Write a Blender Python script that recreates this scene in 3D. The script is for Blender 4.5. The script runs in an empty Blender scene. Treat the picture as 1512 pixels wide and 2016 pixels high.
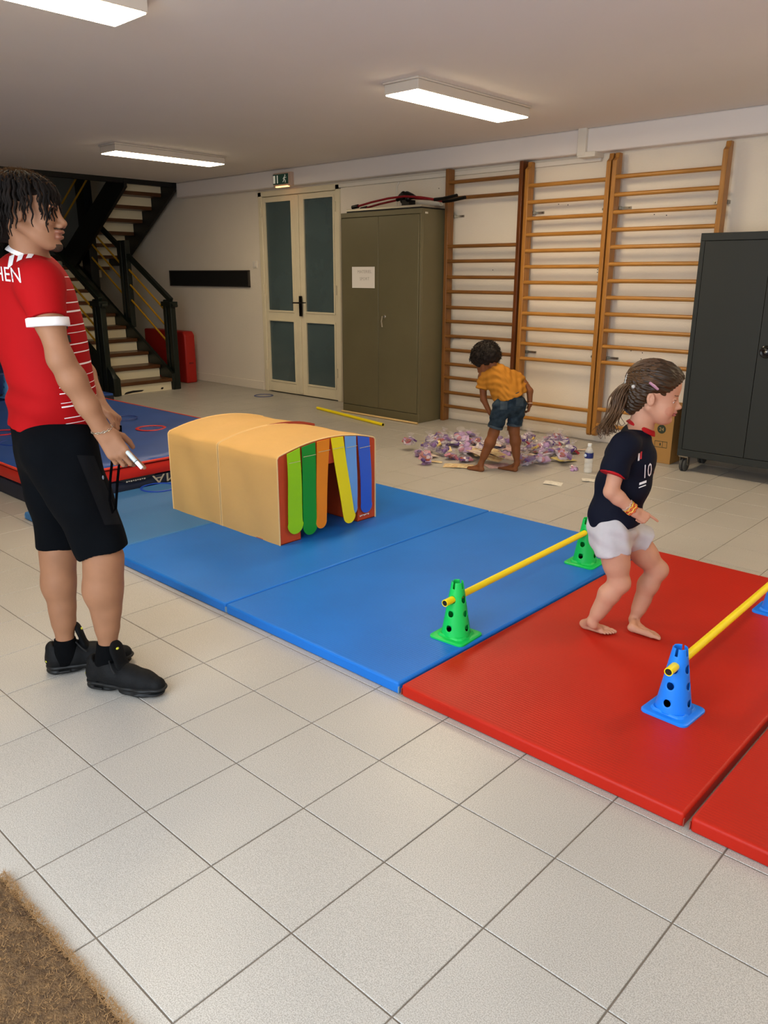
import bpy, bmesh, math, random
import numpy as np
from mathutils import Vector, Matrix
random.seed(7)
COL = bpy.context.scene.collection
SC = bpy.context.scene
PI = math.pi

# ------------------------------------------------------------------ camera
F_PX = 1551.49
CAM = np.array([1.69728, -0.58197, 1.38646])
ROT = np.array([[0.73114208, 0.68222161, 0.00222156],
                [0.19826672, -0.2093659, -0.9575261],
                [-0.65277988, 0.70052808, -0.28833806]])   # rows: right, down, forward
cd = bpy.data.cameras.new('camera')
cam = bpy.data.objects.new('camera', cd); COL.objects.link(cam)
cd.sensor_fit = 'VERTICAL'; cd.sensor_height = 36.0; cd.lens = F_PX*36.0/2016.0
cd.clip_start = 0.05; cd.clip_end = 100
M = Matrix.Identity(4)
for i in range(3):
    M[i][0] = ROT[0][i]; M[i][1] = -ROT[1][i]; M[i][2] = -ROT[2][i]; M[i][3] = CAM[i]
cam.matrix_world = M
SC.camera = cam

# ------------------------------------------------------------------ colour management, sky
SC.view_settings.view_transform = 'Standard'
SC.view_settings.look = 'None'
SC.view_settings.gamma = 1.0
SC.view_settings.exposure = 0.17
SC.view_settings.use_curve_mapping = False
SC.cycles.max_bounces = 8
SC.cycles.diffuse_bounces = 4
SC.cycles.transparent_max_bounces = 16
SC.cycles.use_denoising = True
SC.cycles.sample_clamp_indirect = 6.0
w = bpy.data.worlds.new('world'); SC.world = w; w.use_nodes = True
w.node_tree.nodes['Background'].inputs[0].default_value = (0.75, 0.87, 1.0, 1)
w.node_tree.nodes['Background'].inputs[1].default_value = 1.6
LAMP_EMIT = 34.0
LAMP_COL = (1.0, 0.81, 0.53)

def area_light(name, loc, direction, sx, sy, power, color):
    ld = bpy.data.lights.new(name, 'AREA'); ld.shape = 'RECTANGLE'; ld.size = sx; ld.size_y = sy
    ld.energy = power; ld.color = color
    o = bpy.data.objects.new(name, ld); COL.objects.link(o); o.location = loc
    o.rotation_euler = Vector(direction).to_track_quat('-Z', 'Y').to_euler()
    return o
# daylight standing in the glazed doorway and the window behind the camera
area_light('daylight_door', (0.45, -1.45, 1.35), (0.0, 1, -0.22), 1.9, 2.1, 64, (0.80, 0.90, 1.0))
area_light('daylight_window', (2.6, -1.45, 1.5), (-0.15, 1, -0.15), 1.5, 1.3, 28, (0.80, 0.90, 1.0))

# ------------------------------------------------------------------ colours and materials
def srgb(h):
    if isinstance(h, str):
        h = h.lstrip('#'); c = [int(h[i:i+2], 16)/255 for i in (0, 2, 4)]
    else: c = list(h)
    return tuple((x/12.92 if x <= .04045 else ((x+.055)/1.055)**2.4) for x in c)+(1.0,)
MATS = {}
def mat(name, col, rough=.5, metal=0.0, vary=0.0, vscale=8.0, bump=0.0, bscale=60.0, spec=.5, emit=None, estr=0.0,
        alpha=1.0, trans=0.0, coat=0.0, stretch=None, sheen=0.0, col2=None, ior=1.45, bdist=.002):
    if name in MATS: return MATS[name]
    m = bpy.data.materials.new(name); m.use_nodes = True; MATS[name] = m
    nt = m.node_tree; b = nt.nodes['Principled BSDF']
    c = srgb(col); b.inputs['Base Color'].default_value = c
    b.inputs['Roughness'].default_value = rough; b.inputs['Metallic'].default_value = metal
    b.inputs['Specular IOR Level'].default_value = spec; b.inputs['IOR'].default_value = ior
    if trans: b.inputs['Transmission Weight'].default_value = trans
    if alpha < 1: b.inputs['Alpha'].default_value = alpha
    if coat: b.inputs['Coat Weight'].default_value = coat
    if sheen: b.inputs['Sheen Weight'].default_value = sheen
    if emit:
        b.inputs['Emission Color'].default_value = tuple(emit)+(1,) if len(emit) == 3 else emit
        b.inputs['Emission Strength'].default_value = estr
    tc = None
    def coords():
        nonlocal tc
        if tc is None:
            t = nt.nodes.new('ShaderNodeTexCoord'); mp = nt.nodes.new('ShaderNodeMapping')
            nt.links.new(t.outputs['Object'], mp.inputs[0])
            if stretch: mp.inputs['Scale'].default_value = stretch
            tc = mp.outputs[0]
        return tc
    if vary or col2:
        n = nt.nodes.new('ShaderNodeTexNoise'); n.inputs['Scale'].default_value = vscale; n.inputs['Detail'].default_value = 5
        nt.links.new(coords(), n.inputs['Vector'])
        r = nt.nodes.new('ShaderNodeValToRGB')
        c2 = srgb(col2) if col2 else tuple(x*(1-vary) for x in c[:3])+(1,)
        c1 = c if col2 else tuple(min(1, x*(1+vary)) for x in c[:3])+(1,)
        r.color_ramp.elements[0].position = .32; r.color_ramp.elements[1].position = .68
        r.color_ramp.elements[0].color = c2; r.color_ramp.elements[1].color = c1
        nt.links.new(n.outputs[0], r.inputs[0]); nt.links.new(r.outputs[0], b.inputs['Base Color'])
    if bump:
        n = nt.nodes.new('ShaderNodeTexNoise'); n.inputs['Scale'].default_value = bscale; n.inputs['Detail'].default_value = 4
        nt.links.new(coords(), n.inputs['Vector'])
        bp = nt.nodes.new('ShaderNodeBump'); bp.inputs['Strength'].default_value = bump; bp.inputs['Distance'].default_value = bdist
        nt.links.new(n.outputs[0], bp.inputs['Height']); nt.links.new(bp.outputs[0], b.inputs['Normal'])
    return m

# ------------------------------------------------------------------ object helpers
def tag(o, label=None, cat=None, group=None, kind=None):
    if label: o['label'] = label
    if cat: o['category'] = cat
    if group: o['group'] = group
    if kind: o['kind'] = kind
    return o
def thing(name, label, cat, loc=(0, 0, 0), rotz=0.0, group=None):
    o = bpy.data.objects.new(name, None); COL.objects.link(o); o.empty_display_size = .05
    o.location = loc; o.rotation_euler = (0, 0, rotz)
    return tag(o, label, cat, group)
def link(name, me, parent=None, loc=None, rot=None):
    o = bpy.data.objects.new(name, me); COL.objects.link(o)
    if parent is not None: o.parent = parent
    if loc is not None: o.location = loc
    if rot is not None: o.rotation_euler = rot
    return o
def copy_tree(o, parent=None):
    c = o.copy(); COL.objects.link(c); c.parent = parent
    for ch in list(o.children): copy_tree(ch, c)
    return c
def smooth(me, ang=None):
    me.polygons.foreach_set('use_smooth', [True]*len(me.polygons))
    if ang is not None:
        try: me.set_sharp_from_angle(angle=math.radians(ang))
        except Exception: pass

class MB:
    """collects shapes into one mesh"""
    def __init__(s): s.v = []; s.f = []; s.m = []; s.slots = []; s.cur = 0
    def use(s, material):
        if material not in s.slots: s.slots.append(material)
        s.cur = s.slots.index(material); return s
    def add(s, vs, fs):
        n = len(s.v); s.v += [tuple(map(float, v)) for v in vs]
        s.f += [tuple(n+i for i in f) for f in fs]; s.m += [s.cur]*len(fs); return s
    def box(s, lo, hi, R=None, o=(0, 0, 0)):
        x0, y0, z0 = lo; x1, y1, z1 = hi
        vs = [(x0, y0, z0), (x1, y0, z0), (x1, y1, z0), (x0, y1, z0), (x0, y0, z1), (x1, y0, z1), (x1, y1, z1), (x0, y1, z1)]
        if R is not None: vs = [tuple(Vector(R @ Vector(v))+Vector(o)) for v in vs]
        else: vs = [(a+o[0], b+o[1], c+o[2]) for a, b, c in vs]
        return s.add(vs, [(0, 3, 2, 1), (4, 5, 6, 7), (0, 1, 5, 4), (1, 2, 6, 5), (2, 3, 7, 6), (3, 0, 4, 7)])
    def cbox(s, lo, hi, c):
        """box with its four top edges chamfered by c"""
        x0, y0, z0 = lo; x1, y1, z1 = hi
        vs = [(x0, y0, z0), (x1, y0, z0), (x1, y1, z0), (x0, y1, z0), (x0, y0, z1-c), (x1, y0, z1-c), (x1, y1, z1-c), (x0, y1, z1-c),
              (x0+c, y0+c, z1), (x1-c, y0+c, z1), (x1-c, y1-c, z1), (x0+c, y1-c, z1)]
        fs = [(0, 3, 2, 1), (8, 9, 10, 11)]
        for i in range(4):
            j = (i+1) % 4; fs += [(i, j, 4+j, 4+i), (4+i, 4+j, 8+j, 8+i)]
        return s.add(vs, fs)
    def beam(s, a, b, wy, wz, up=(0, 0, 1)):
        """box section from a to b: wy across, wz along up"""
        a = Vector(a); b = Vector(b); d = (b-a).normalized(); u = Vector(up); sd = d.cross(u).normalized(); u = sd.cross(d)
        vs = []
        for p in (a, b):
            for i, j in ((-1, -1), (1, -1), (1, 1), (-1, 1)): vs.append(p+sd*(i*wy/2)+u*(j*wz/2))
        return s.add(vs, [(0, 1, 2, 3), (7, 6, 5, 4), (0, 4, 5, 1), (1, 5, 6, 2), (2, 6, 7, 3), (3, 7, 4, 0)])
    def prism(s, poly, fn0, fn1):
        """closed polygon (list of 2d) swept between two placements"""
        n = len(poly); vs = [fn0(*p) for p in poly]+[fn1(*p) for p in poly]
        fs = [tuple(range(n-1, -1, -1)), tuple(range(n, 2*n))]+[(i, (i+1) % n, n+(i+1) % n, n+i) for i in range(n)]
        return s.add(vs, fs)
    def tube(s, pts, r, n=8, cap=True, closed=False, flat=1.0, up0=None):
        P = [Vector(p) for p in pts]; k = len(P)
        rr = r if hasattr(r, '__len__') else [r]*k
        vs = []; up = Vector(up0) if up0 else None
        for i, p in enumerate(P):
            if closed: d = P[(i+1) % k]-P[i-1]
            else: d = P[min(i+1, k-1)]-P[max(i-1, 0)]
            d.normalize()
            if up is None: up = Vector((0, 0, 1)) if abs(d.z) < .9 else Vector((1, 0, 0))
            sd = d.cross(up)
            if sd.length < 1e-6: sd = d.orthogonal()
            sd.normalize(); u = sd.cross(d); up = u
            for j in range(n):
                a = 2*PI*j/n; vs.append(p+sd*(math.cos(a)*rr[i])+u*(math.sin(a)*rr[i]*flat))
        fs = []
        for i in range(k if closed else k-1):
            i2 = (i+1) % k
            for j in range(n):
                j2 = (j+1) % n; fs.append((i*n+j, i*n+j2, i2*n+j2, i2*n+j))
        if cap and not closed: fs += [tuple(range(n-1, -1, -1)), tuple((k-1)*n+j for j in range(n))]
        return s.add(vs, fs)
    def lathe(s, prof, n=24, o=(0, 0, 0), R=None, cap=True):
        vs = []
        for r, z in prof:
            for j in range(n):
                a = 2*PI*j/n; v = Vector((r*math.cos(a), r*math.sin(a), z))
                if R is not None: v = R @ v
                vs.append(v+Vector(o))
        k = len(prof); fs = []
        for i in range(k-1):
            for j in range(n):
                j2 = (j+1) % n; fs.append((i*n+j, i*n+j2, (i+1)*n+j2, (i+1)*n+j))
        if cap: fs += [tuple(range(n-1, -1, -1)), tuple((k-1)*n+j for j in range(n))]
        return s.add(vs, fs)
    def cyl(s, a, b, r, n=12): return s.tube([a, b], r, n)
    def ball(s, c, r, nu=10, nv=7, R=None):
        r = (r, r, r) if not hasattr(r, '__len__') else r
        vs = []; fs = []
        for i in range(nv+1):
            t = PI*i/nv
            for j in range(nu):
                a = 2*PI*j/nu; v = Vector((r[0]*math.sin(t)*math.cos(a), r[1]*math.sin(t)*math.sin(a), r[2]*math.cos(t)))
                if R is not None: v = R @ v
                vs.append(v+Vector(c))
        for i in range(nv):
            for j in range(nu):
                j2 = (j+1) % nu; fs.append((i*nu+j, (i+1)*nu+j, (i+1)*nu+j2, i*nu+j2))
        return s.add(vs, fs)
    def mesh(s, name, material=None):
        me = bpy.data.meshes.new(name); me.from_pydata(s.v, [], s.f)
        if s.slots:
            for m_ in s.slots: me.materials.append(m_)
            me.polygons.foreach_set('material_index', s.m)
        elif material: me.materials.append(material)
        me.validate(); me.update(); return me
    def build(s, name, material=None, parent=None, sm=None, bevel=0, seg=2, loc=None, rot=None, fixn=True):
        me = s.mesh(name, material)
        if fixn:
            bm = bmesh.new(); bm.from_mesh(me); bmesh.ops.recalc_face_normals(bm, faces=bm.faces); bm.to_mesh(me); bm.free()
        if sm is not None: smooth(me, sm)
        o = link(name, me, parent, loc, rot)
        if bevel:
            b = o.modifiers.new('bevel', 'BEVEL'); b.width = bevel; b.segments = seg; b.limit_method = 'ANGLE'; b.harden_normals = False
            if sm is None: smooth(me, 50)
        return o
def struct(o, kind='structure'): o['kind'] = kind; return o

def text_geo(txt, size=1.0, depth=0.0, res=2):
    """flat lettering as (verts, faces), centred, in the xy plane"""
    cu = bpy.data.curves.new('t', 'FONT'); cu.body = txt; cu.size = size; cu.align_x = 'CENTER'; cu.align_y = 'CENTER'
    cu.extrude = depth; cu.resolution_u = res
    o = bpy.data.objects.new('t', cu); COL.objects.link(o)
    dg = bpy.context.evaluated_depsgraph_get(); me = o.evaluated_get(dg).to_mesh()
    v = [tuple(x.co) for x in me.vertices]; f = [tuple(p.vertices) for p in me.polygons]
    o.evaluated_get(dg).to_mesh_clear(); bpy.data.objects.remove(o); bpy.data.curves.remove(cu)
    return v, f
def put_text(txt, h, o, ux, uy, material, parent=None, name='lettering', width=None, wob=0.0, depth=.0006):
    """letters h tall at o, reading along ux with uy up"""
    v, f = text_geo(txt, 1.0, .0)
    xs = [a[0] for a in v]; ys = [a[1] for a in v]
    cx = (min(xs)+max(xs))/2; cy = (min(ys)+max(ys))/2; sc = h/(max(ys)-min(ys)); sx = sc
    if width: sx = width/(max(xs)-min(xs))
    ux = Vector(ux).normalized(); uy = Vector(uy).normalized(); nz = ux.cross(uy)
    n = len(v); o = Vector(o)
    vs = [o+ux*((a[0]-cx)*sx)+uy*((a[1]-cy)*sc)+nz*depth for a in v]
    b = MB(); b.add(vs, f)
    return b.build(name, material, parent, fixn=False)
# ================================================================== THE ROOM
WALL_Y = 5.64; CEIL = 2.50; XL = -10.2; XR = 3.6; YF = -1.2; HOLE_X = -7.65
m_wall = mat('painted_plaster', '#e8ddcc', .85, vary=.03, vscale=1.5, bump=.5, bscale=90, bdist=.004)
m_ceil = mat('ceiling_paint', '#eae2dc', .9, vary=.02, vscale=.8, bump=.15, bscale=40)
m_trim = mat('cream_gloss_paint', '#e2d6b8', .45, vary=.03, vscale=6, bump=.1, bscale=30)
m_white = mat('white_paint', '#e4dccf', .6)
m_black = mat('black_paint', '#070807', .45, bump=.15, bscale=40)
m_green = mat('dark_green_paint', '#0f1711', .4, vary=.15, vscale=10, bump=.2, bscale=50)
m_grout = mat('grout', '#6f655a', .9, vary=.12, vscale=12)
m_tile = mat('floor_tile', '#c9c1b2', .36, spec=.45)
# fine speckle in the tiles
nt = m_tile.node_tree; bs = nt.nodes['Principled BSDF']
tc = nt.nodes.new('ShaderNodeNewGeometry')
n1 = nt.nodes.new('ShaderNodeTexNoise'); n1.inputs['Scale'].default_value = 380; n1.inputs['Detail'].default_value = 2
n2 = nt.nodes.new('ShaderNodeTexNoise'); n2.inputs['Scale'].default_value = 1.3; n2.inputs['Detail'].default_value = 4
nt.links.new(tc.outputs['Position'], n1.inputs['Vector']); nt.links.new(tc.outputs['Position'], n2.inputs['Vector'])
r1 = nt.nodes.new('ShaderNodeValToRGB'); e = r1.color_ramp.elements
e[0].position = .36; e[0].color = srgb('#9f9a92'); e[1].position = .62; e[1].color = srgb('#c4bfb7')
nt.links.new(n1.outputs[0], r1.inputs[0])
mx = nt.nodes.new('ShaderNodeMix'); mx.data_type = 'RGBA'; mx.blend_type = 'MULTIPLY'; mx.inputs[0].default_value = 1
r2 = nt.nodes.new('ShaderNodeValToRGB'); e = r2.color_ramp.elements
e[0].position = .3; e[0].color = (.86, .86, .86, 1); e[1].position = .7; e[1].color = (1, 1, 1, 1)
nt.links.new(n2.outputs[0], r2.inputs[0]); nt.links.new(r1.outputs[0], mx.inputs[6]); nt.links.new(r2.outputs[0], mx.inputs[7])
nt.links.new(mx.outputs[2], bs.inputs['Base Color'])
bp = nt.nodes.new('ShaderNodeBump'); bp.inputs['Strength'].default_value = .06; bp.inputs['Distance'].default_value = .0006
nt.links.new(n1.outputs[0], bp.inputs['Height']); nt.links.new(bp.outputs[0], bs.inputs['Normal'])

# floor: grout bed + tiles
b = MB(); b.box((XL, YF, -.06), (XR, WALL_Y, -.0022)); floor = struct(b.build('floor', m_grout))
def cam_depth(p):
    q = ROT @ (np.array(p)-CAM); return q
tiles = []
G = .0019
for i in range(-34, 12):
    for j in range(-4, 19):
        c = ((i+.5)*.3, (j+.5)*.3 if j < 18 else 5.52, 0)
        q = cam_depth(c); vis = q[2] > .3 and abs(q[0]/q[2]*F_PX) < 900 and abs(q[1]/q[2]*F_PX) < 1150
        tiles.append((q[2] if vis and j < 18 else 99, i, j))
tiles.sort()
tm = MB(); tm.cbox((-.15+G, -.15+G, -.008), (.15-G, .15-G, 0), .0012); tile_me = tm.mesh('tile', m_tile)
for k, (d, i, j) in enumerate(tiles[:300]):
    o = link('tile', tile_me, floor, ((i+.5)*.3, (j+.5)*.3, random.uniform(-.0004, .0002)))
b = MB()
for d, i, j in tiles[300:]:
    y1 = (j+1)*.3 if j < 18 else WALL_Y-.002
    b.cbox((i*.3+G, j*.3+G, -.008), ((i+1)*.3-G, y1-G, random.uniform(-.0004, .0002)), .0012)
o = b.build('tile', m_tile, floor); o['kind'] = 'stuff'

# walls
DX0, DX1, DZ = -6.06, -4.79, 2.262
b = MB()
b.box((XL, WALL_Y, -.06), (DX0, WALL_Y+.16, 4.2)); b.box((DX1, WALL_Y, -.06), (XR, WALL_Y+.16, 2.7)); b.box((DX0, WALL_Y, DZ), (DX1, WALL_Y+.16, 2.7))
struct(b.build('wall_back', m_wall))
b = MB(); b.box((XL-.16, YF, -.06), (XL, WALL_Y+.16, 4.2))
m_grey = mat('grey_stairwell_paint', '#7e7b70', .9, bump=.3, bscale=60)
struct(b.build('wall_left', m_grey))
b = MB(); b.box((XR, YF, -.06), (XR+.16, WALL_Y+.16, 2.7)); struct(b.build('wall_right', m_wall))
b = MB()   # wall with a doorway and a window behind the camera
b.box((XL, YF-.16, -.06), (-.55, YF, 4.2)); b.box((-.55, YF-.16, 2.35), (1.45, YF, 2.7)); b.box((1.45, YF-.16, -.06), (1.85, YF, 2.7))
b.box((1.85, YF-.16, -.06), (3.35, YF, .85)); b.box((1.85, YF-.16, 2.15), (3.35, YF, 2.7)); b.box((3.35, YF-.16, -.06), (XR, YF, 2.7))
struct(b.build('wall_front', m_wall))
b = MB(); b.box((HOLE_X, YF, CEIL), (XR, WALL_Y+.16, CEIL+.2)); struct(b.build('ceiling', m_ceil))
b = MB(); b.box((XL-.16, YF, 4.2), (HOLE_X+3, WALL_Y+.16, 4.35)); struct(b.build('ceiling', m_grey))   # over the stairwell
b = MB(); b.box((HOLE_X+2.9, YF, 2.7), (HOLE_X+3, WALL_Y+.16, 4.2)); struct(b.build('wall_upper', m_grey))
b = MB(); b.box((HOLE_X-.05, YF, CEIL-.055), (HOLE_X+.02, 5.56, CEIL+.2)); struct(b.build('trim_1', m_black))   # dark edge of the stair opening
b = MB(); b.box((HOLE_X+.02, WALL_Y-.12, 2.32), (XR, WALL_Y, CEIL)); struct(b.build('beam', m_ceil, bevel=.012))
# skirting
b = MB(); b.box((XL, WALL_Y-.014, 0), (-6.14, WALL_Y, .105)); struct(b.build('baseboard_left', m_wall, bevel=.004))
b = MB(); b.box((-3.3, WALL_Y-.012, 0), (XR, WALL_Y, .075)); struct(b.build('baseboard_back', m_wall, bevel=.004))
# cable trunking along the top of the wall and down the beam
b = MB(); b.box((-4.74, WALL_Y-.03, 2.262), (-1.71, WALL_Y, 2.30)); struct(b.build('trim_2', m_white, bevel=.004))
b = MB(); b.box((-1.86, 5.485, 2.30), (-1.785, 5.52, 2.5)); b.box((-1.855, 5.49, 2.285), (-1.70, 5.64, 2.325))
struct(b.build('trim_3', m_white, bevel=.004))
b = MB(); b.tube([(-3.93, 5.632, 1.98), (-3.93, 5.632, 2.22), (-3.9, 5.632, 2.262)], .008, 6); struct(b.build('trim_4', m_white, sm=40))
# screw holes left in the plaster
m_hole = mat('dark_hole', '#120e0b', .9)
wb = bpy.data.objects['wall_back']
for x, z in ((-2.50, 2.19), (-2.42, 2.185), (-2.08, 2.12), (-1.99, 2.11), (-2.09, 1.96), (-2.0, 1.95), (-1.23, 1.84), (-1.13, 1.83),
             (-1.68, 1.43), (-1.68, 1.41), (-2.74, 1.43), (-1.32, .79), (-1.22, .78), (-1.225, .73), (-1.68, .80), (-.36, 1.60), (-3.4, 2.17)):
    b = MB(); b.lathe([(0.0045, -.0008), (.0045, .001)], 8, o=(x, WALL_Y, z), R=Matrix.Rotation(PI/2, 3, 'X')); b.build('screw_hole', m_hole, wb)

# ------------------------------------------------------------------ double door
m_pane = mat('frosted_glass', '#708487', .16, trans=.55, spec=.5, vary=.12, vscale=2.0)
m_steel = mat('steel', '#9a958a', .3, metal=1.0)
m_iron = mat('black_iron', '#0d0c0b', .35, metal=.5)
b = MB(); y0, y1 = WALL_Y-.02, WALL_Y+.05
b.box((-6.11, y0, 0), (-6.045, y1, 2.30)); b.box((-4.805, y0, 0), (-4.74, y1, 2.30)); b.box((-6.11, y0, 2.245), (-4.74, y1, 2.305))
frame = struct(b.build('door_1', m_trim, bevel=.006)); frame['label'] = 'cream double door frame'
def leaf(x0, x1, gx0, gx1):
    b = MB(); ya, yb = WALL_Y-.012, WALL_Y+.03; g1, g2, g3, g4 = .147, .858, .975, 2.185
    b.box((x0, ya, .012), (gx0, yb, 2.24)); b.box((gx1, ya, .012), (x1, yb, 2.24))
    b.box((gx0, ya, .012), (gx1, yb, g1)); b.box((gx0, ya, g2), (gx1, yb, g3)); b.box((gx0, ya, g4), (gx1, yb, 2.24))
    o = b.build('door_leaf', m_trim, frame, bevel=.003)
    for za, zb in ((g1, g2), (g3, g4)):
        q = MB(); t = .016
        q.box((gx0-t, ya-.008, za-t), (gx0+.004, ya+.01, zb+t)); q.box((gx1-.004, ya-.008, za-t), (gx1+t, ya+.01, zb+t))
        q.box((gx0+.004, ya-.008, za-t), (gx1-.004, ya+.01, za+.004)); q.box((gx0+.004, ya-.008, zb-.004), (gx1-.004, ya+.01, zb+t))
        q.build('glazing_bead', m_trim, o, bevel=.002)
        q = MB(); q.box((gx0, ya+.014, za), (gx1, ya+.02, zb)); q.build('pane', m_pane, o)
    return o
leaf(-6.043, -5.427, -5.99, -5.53); l2 = leaf(-5.423, -4.807, -5.317, -4.843)
b = MB(); b.box((-5.452, 5.612, .03), (-5.398, 5.63, 2.235)); b.build('meeting_strip', m_trim, frame, bevel=.005)
b = MB(); b.box((-5.405, 5.597, .925), (-5.365, 5.613, 1.15)); b.tube([(-5.385, 5.6, 1.075), (-5.385, 5.56, 1.075), (-5.45, 5.555, 1.075), (-5.47, 5.56, 1.07)], .008, 8)
b.tube([(-5.385, 5.575, 1.075), (-5.26, 5.57, 1.08)], .006, 8)
b.build('door_handle', m_iron, frame, sm=40)
for x in (-6.048, -4.80):
    for z in (.32, 1.22, 2.08):
        b = MB(); b.cyl((x, 5.612, z-.05), (x, 5.612, z+.05), .009, 8); b.build('hinge', m_trim, frame, sm=40)
b = MB(); b.box((-6.3, 5.8, 0), (-6.2, 7.2, 2.4)); b.box((-4.7, 5.8, 0), (-4.6, 7.2, 2.4)); b.box((-6.3, 7.2, 0), (-4.6, 7.3, 2.4)); b.box((-6.3, 5.8, 2.35), (-4.6, 7.2, 2.4)); b.box((-6.3, 5.64, -.06), (-4.6, 7.2, -.003))
struct(b.build('corridor_wall', m_grey))
for k in range(3):
    b = MB(); b.box((-5.95, 6.3+.28*k, 0), (-5.2, 6.58+.28*k, .17*(k+1))); struct(b.build('corridor_step', mat('pale_step', '#cfc9ba', .8)))

# ------------------------------------------------------------------ ceiling lamps
m_lampbody = mat('lamp_housing', '#d8cdbf', .5)
m_lampglow = mat('lamp_diffuser', '#fff4e0', .5, emit=LAMP_COL, estr=LAMP_EMIT)
m_lampglow2 = mat('lamp_diffuser_dim', '#fff4e0', .5, emit=LAMP_COL, estr=LAMP_EMIT*.6)  # weaker glow, set to keep the wall by the stairs darker
def ceiling_lamp(x, y, label, grp=None, glow=None):
    t = thing('ceiling_lamp', label, 'ceiling light', (x, y, CEIL), 0, grp)
    b = MB(); b.box((-.145, -.6, -.012), (.145, .6, 0)); b.box((-.135, -.59, -.068), (.135, .59, -.012)); b.build('housing', m_lampbody, t, bevel=.004)
    b = MB(); b.box((-.128, -.583, -.074), (.128, .583, -.066)); b.build('diffuser', glow or m_lampglow, t, bevel=.002)
ceiling_lamp(-1.80, 3.90, 'lit white ceiling panel lamp in front of the wooden wall bars')
ceiling_lamp(-5.36, 3.94, 'lit white ceiling panel lamp nearest the dark staircase', None, m_lampglow2)
ceiling_lamp(-1.72, .90, 'lit white ceiling panel lamp cut off at the top left corner of the photo')
# the same row goes on outside the frame
ceiling_lamp(1.80, 3.90, 'lit white ceiling panel lamp outside the frame beside the dark cabinet')

# ------------------------------------------------------------------ exit sign on the beam
t = thing('exit_sign', 'small illuminated emergency exit sign on the beam over the double door', 'exit sign', (-5.49, 5.52, 2.385))
b = MB(); b.box((-.15, -.045, -.07), (.15, 0, .07)); b.build('housing', mat('sign_housing', '#c9ac98', .5), t, bevel=.006)
b = MB(); b.box((-.145, -.052, -.048), (.105, -.044, .055)); b.build('sign_face', mat('sign_green', '#1c2f26', .3, emit=(.03, .10, .06), estr=.12), t)
m_sgw = mat('sign_white', '#d9d4c0', .4, emit=(.9, .85, .7), estr=.2)
for xa, xb in ((-.138, -.105), (-.075, -.06)):
    b = MB(); b.box((xa, -.0545, -.036), (xb, -.0515, .043)); b.build('pale_bar', m_sgw, t)
b = MB()
b.ball((.062, -.0535, .037), (.008, .002, .008), 8, 5)
b.tube([(.056, -.0535, .026), (.05, -.0535, .0), (.068, -.0535, -.012), (.066, -.0535, -.036)], .0055, 6, flat=.3)
b.tube([(.05, -.0535, 0), (.04, -.0535, -.016), (.026, -.0535, -.03)], .0055, 6, flat=.3)
b.tube([(.056, -.0535, .024), (.074, -.0535, .012), (.084, -.0535, .018)], .004, 6, flat=.3); b.tube([(.055, -.0535, .024), (.038, -.0535, .012), (.032, -.0535, .0)], .004, 6, flat=.3)
b.build('running_figure', m_sgw, t, fixn=False)
b = MB(); b.box((-.11, -.05, -.078), (.10, -.02, -.066)); b.build('lamp_strip', mat('orange_glow', '#ffb070', .5, emit=(1, .45, .16), estr=3.0), t, bevel=.003)

# ------------------------------------------------------------------ switch, blackboard
t = thing('light_switch', 'small white light switch on the wall left of the double door', 'light switch', (-6.23, 5.64, 1.50))
b = MB(); b.box((-.04, -.012, -.04), (.04, 0, .04)); b.build('plate', m_white, t, bevel=.003)
b = MB(); b.box((-.018, -.018, -.022), (.018, -.011, .022)); b.build('rocker', m_white, t, bevel=.002)
t = thing('notice_board', 'long narrow black board on the wall between stairs and double door', 'board', (-7.21, 5.64, 1.335))
b = MB(); b.box((-.86, -.022, -.095), (.86, 0, .095)); b.build('panel', mat('black_felt', '#0b0a09', .9), t)
b = MB()
for a in ((-.87, -.028, .09, .87, 0, .1), (-.87, -.028, -.1, .87, 0, -.09), (-.87, -.028, -.1, -.858, 0, .1), (.855, -.028, -.1, .87, 0, .1)): b.box(a[:3], a[3:])
b.build('frame', mat('dark_frame', '#3a352f', .5), t)
# ================================================================== STAIRCASE
m_tread = mat('brown_tread_wood', '#553216', .35, vary=.25, vscale=5, stretch=(12, 1, 12))
m_riser = mat('cream_riser', '#ddd2b4', .6)
m_rail = mat('yellow_rail_paint', '#c08e1c', .4)
st = thing('staircase', 'dark green staircase with brown treads, cream risers and yellow rails', 'staircase', (-7.0, 4.5, 0))
SO = Vector((-7.0, 4.5, 0))
def sb(mb, name, m_, sm=None, bevel=0, parent=None):
    mb.v = [(x-SO.x, y-SO.y, z-SO.z) for x, y, z in mb.v]
    return mb.build(name, m_, parent or st, sm=sm, bevel=bevel)
NT = 11
for k in range(NT):
    x = -6.99-.25*k; z = .145+.149*k
    b = MB(); b.box((x-.29, 4.142, z-.042), (x, 4.858, z)); sb(b, 'tread', m_tread, bevel=.006)
    b = MB(); b.box((x-.045, 4.144, max(0, z-.149)), (x-.028, 4.856, z-.042)); sb(b, 'riser', m_riser)
b = MB()   # broken patches at the foot of the lowest riser
b.prism([(0, .0), (.02, .022), (.05, .03), (.12, .038), (.24, .034), (.27, .03), (.24, .016), (.12, .012), (.04, .004)], lambda u, v: (-7.0170, 4.20+u, v+.002), lambda u, v: (-7.0150, 4.20+u, v+.002))
sb(b, 'broken_patch', m_hole); b = MB()
b.prism([(0, .012), (.012, .03), (.035, .03), (.04, .018), (.02, .006)], lambda u, v: (-7.0170, 4.70+u, v+.01), lambda u, v: (-7.0150, 4.70+u, v+.01))
sb(b, 'broken_patch', m_hole)
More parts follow.
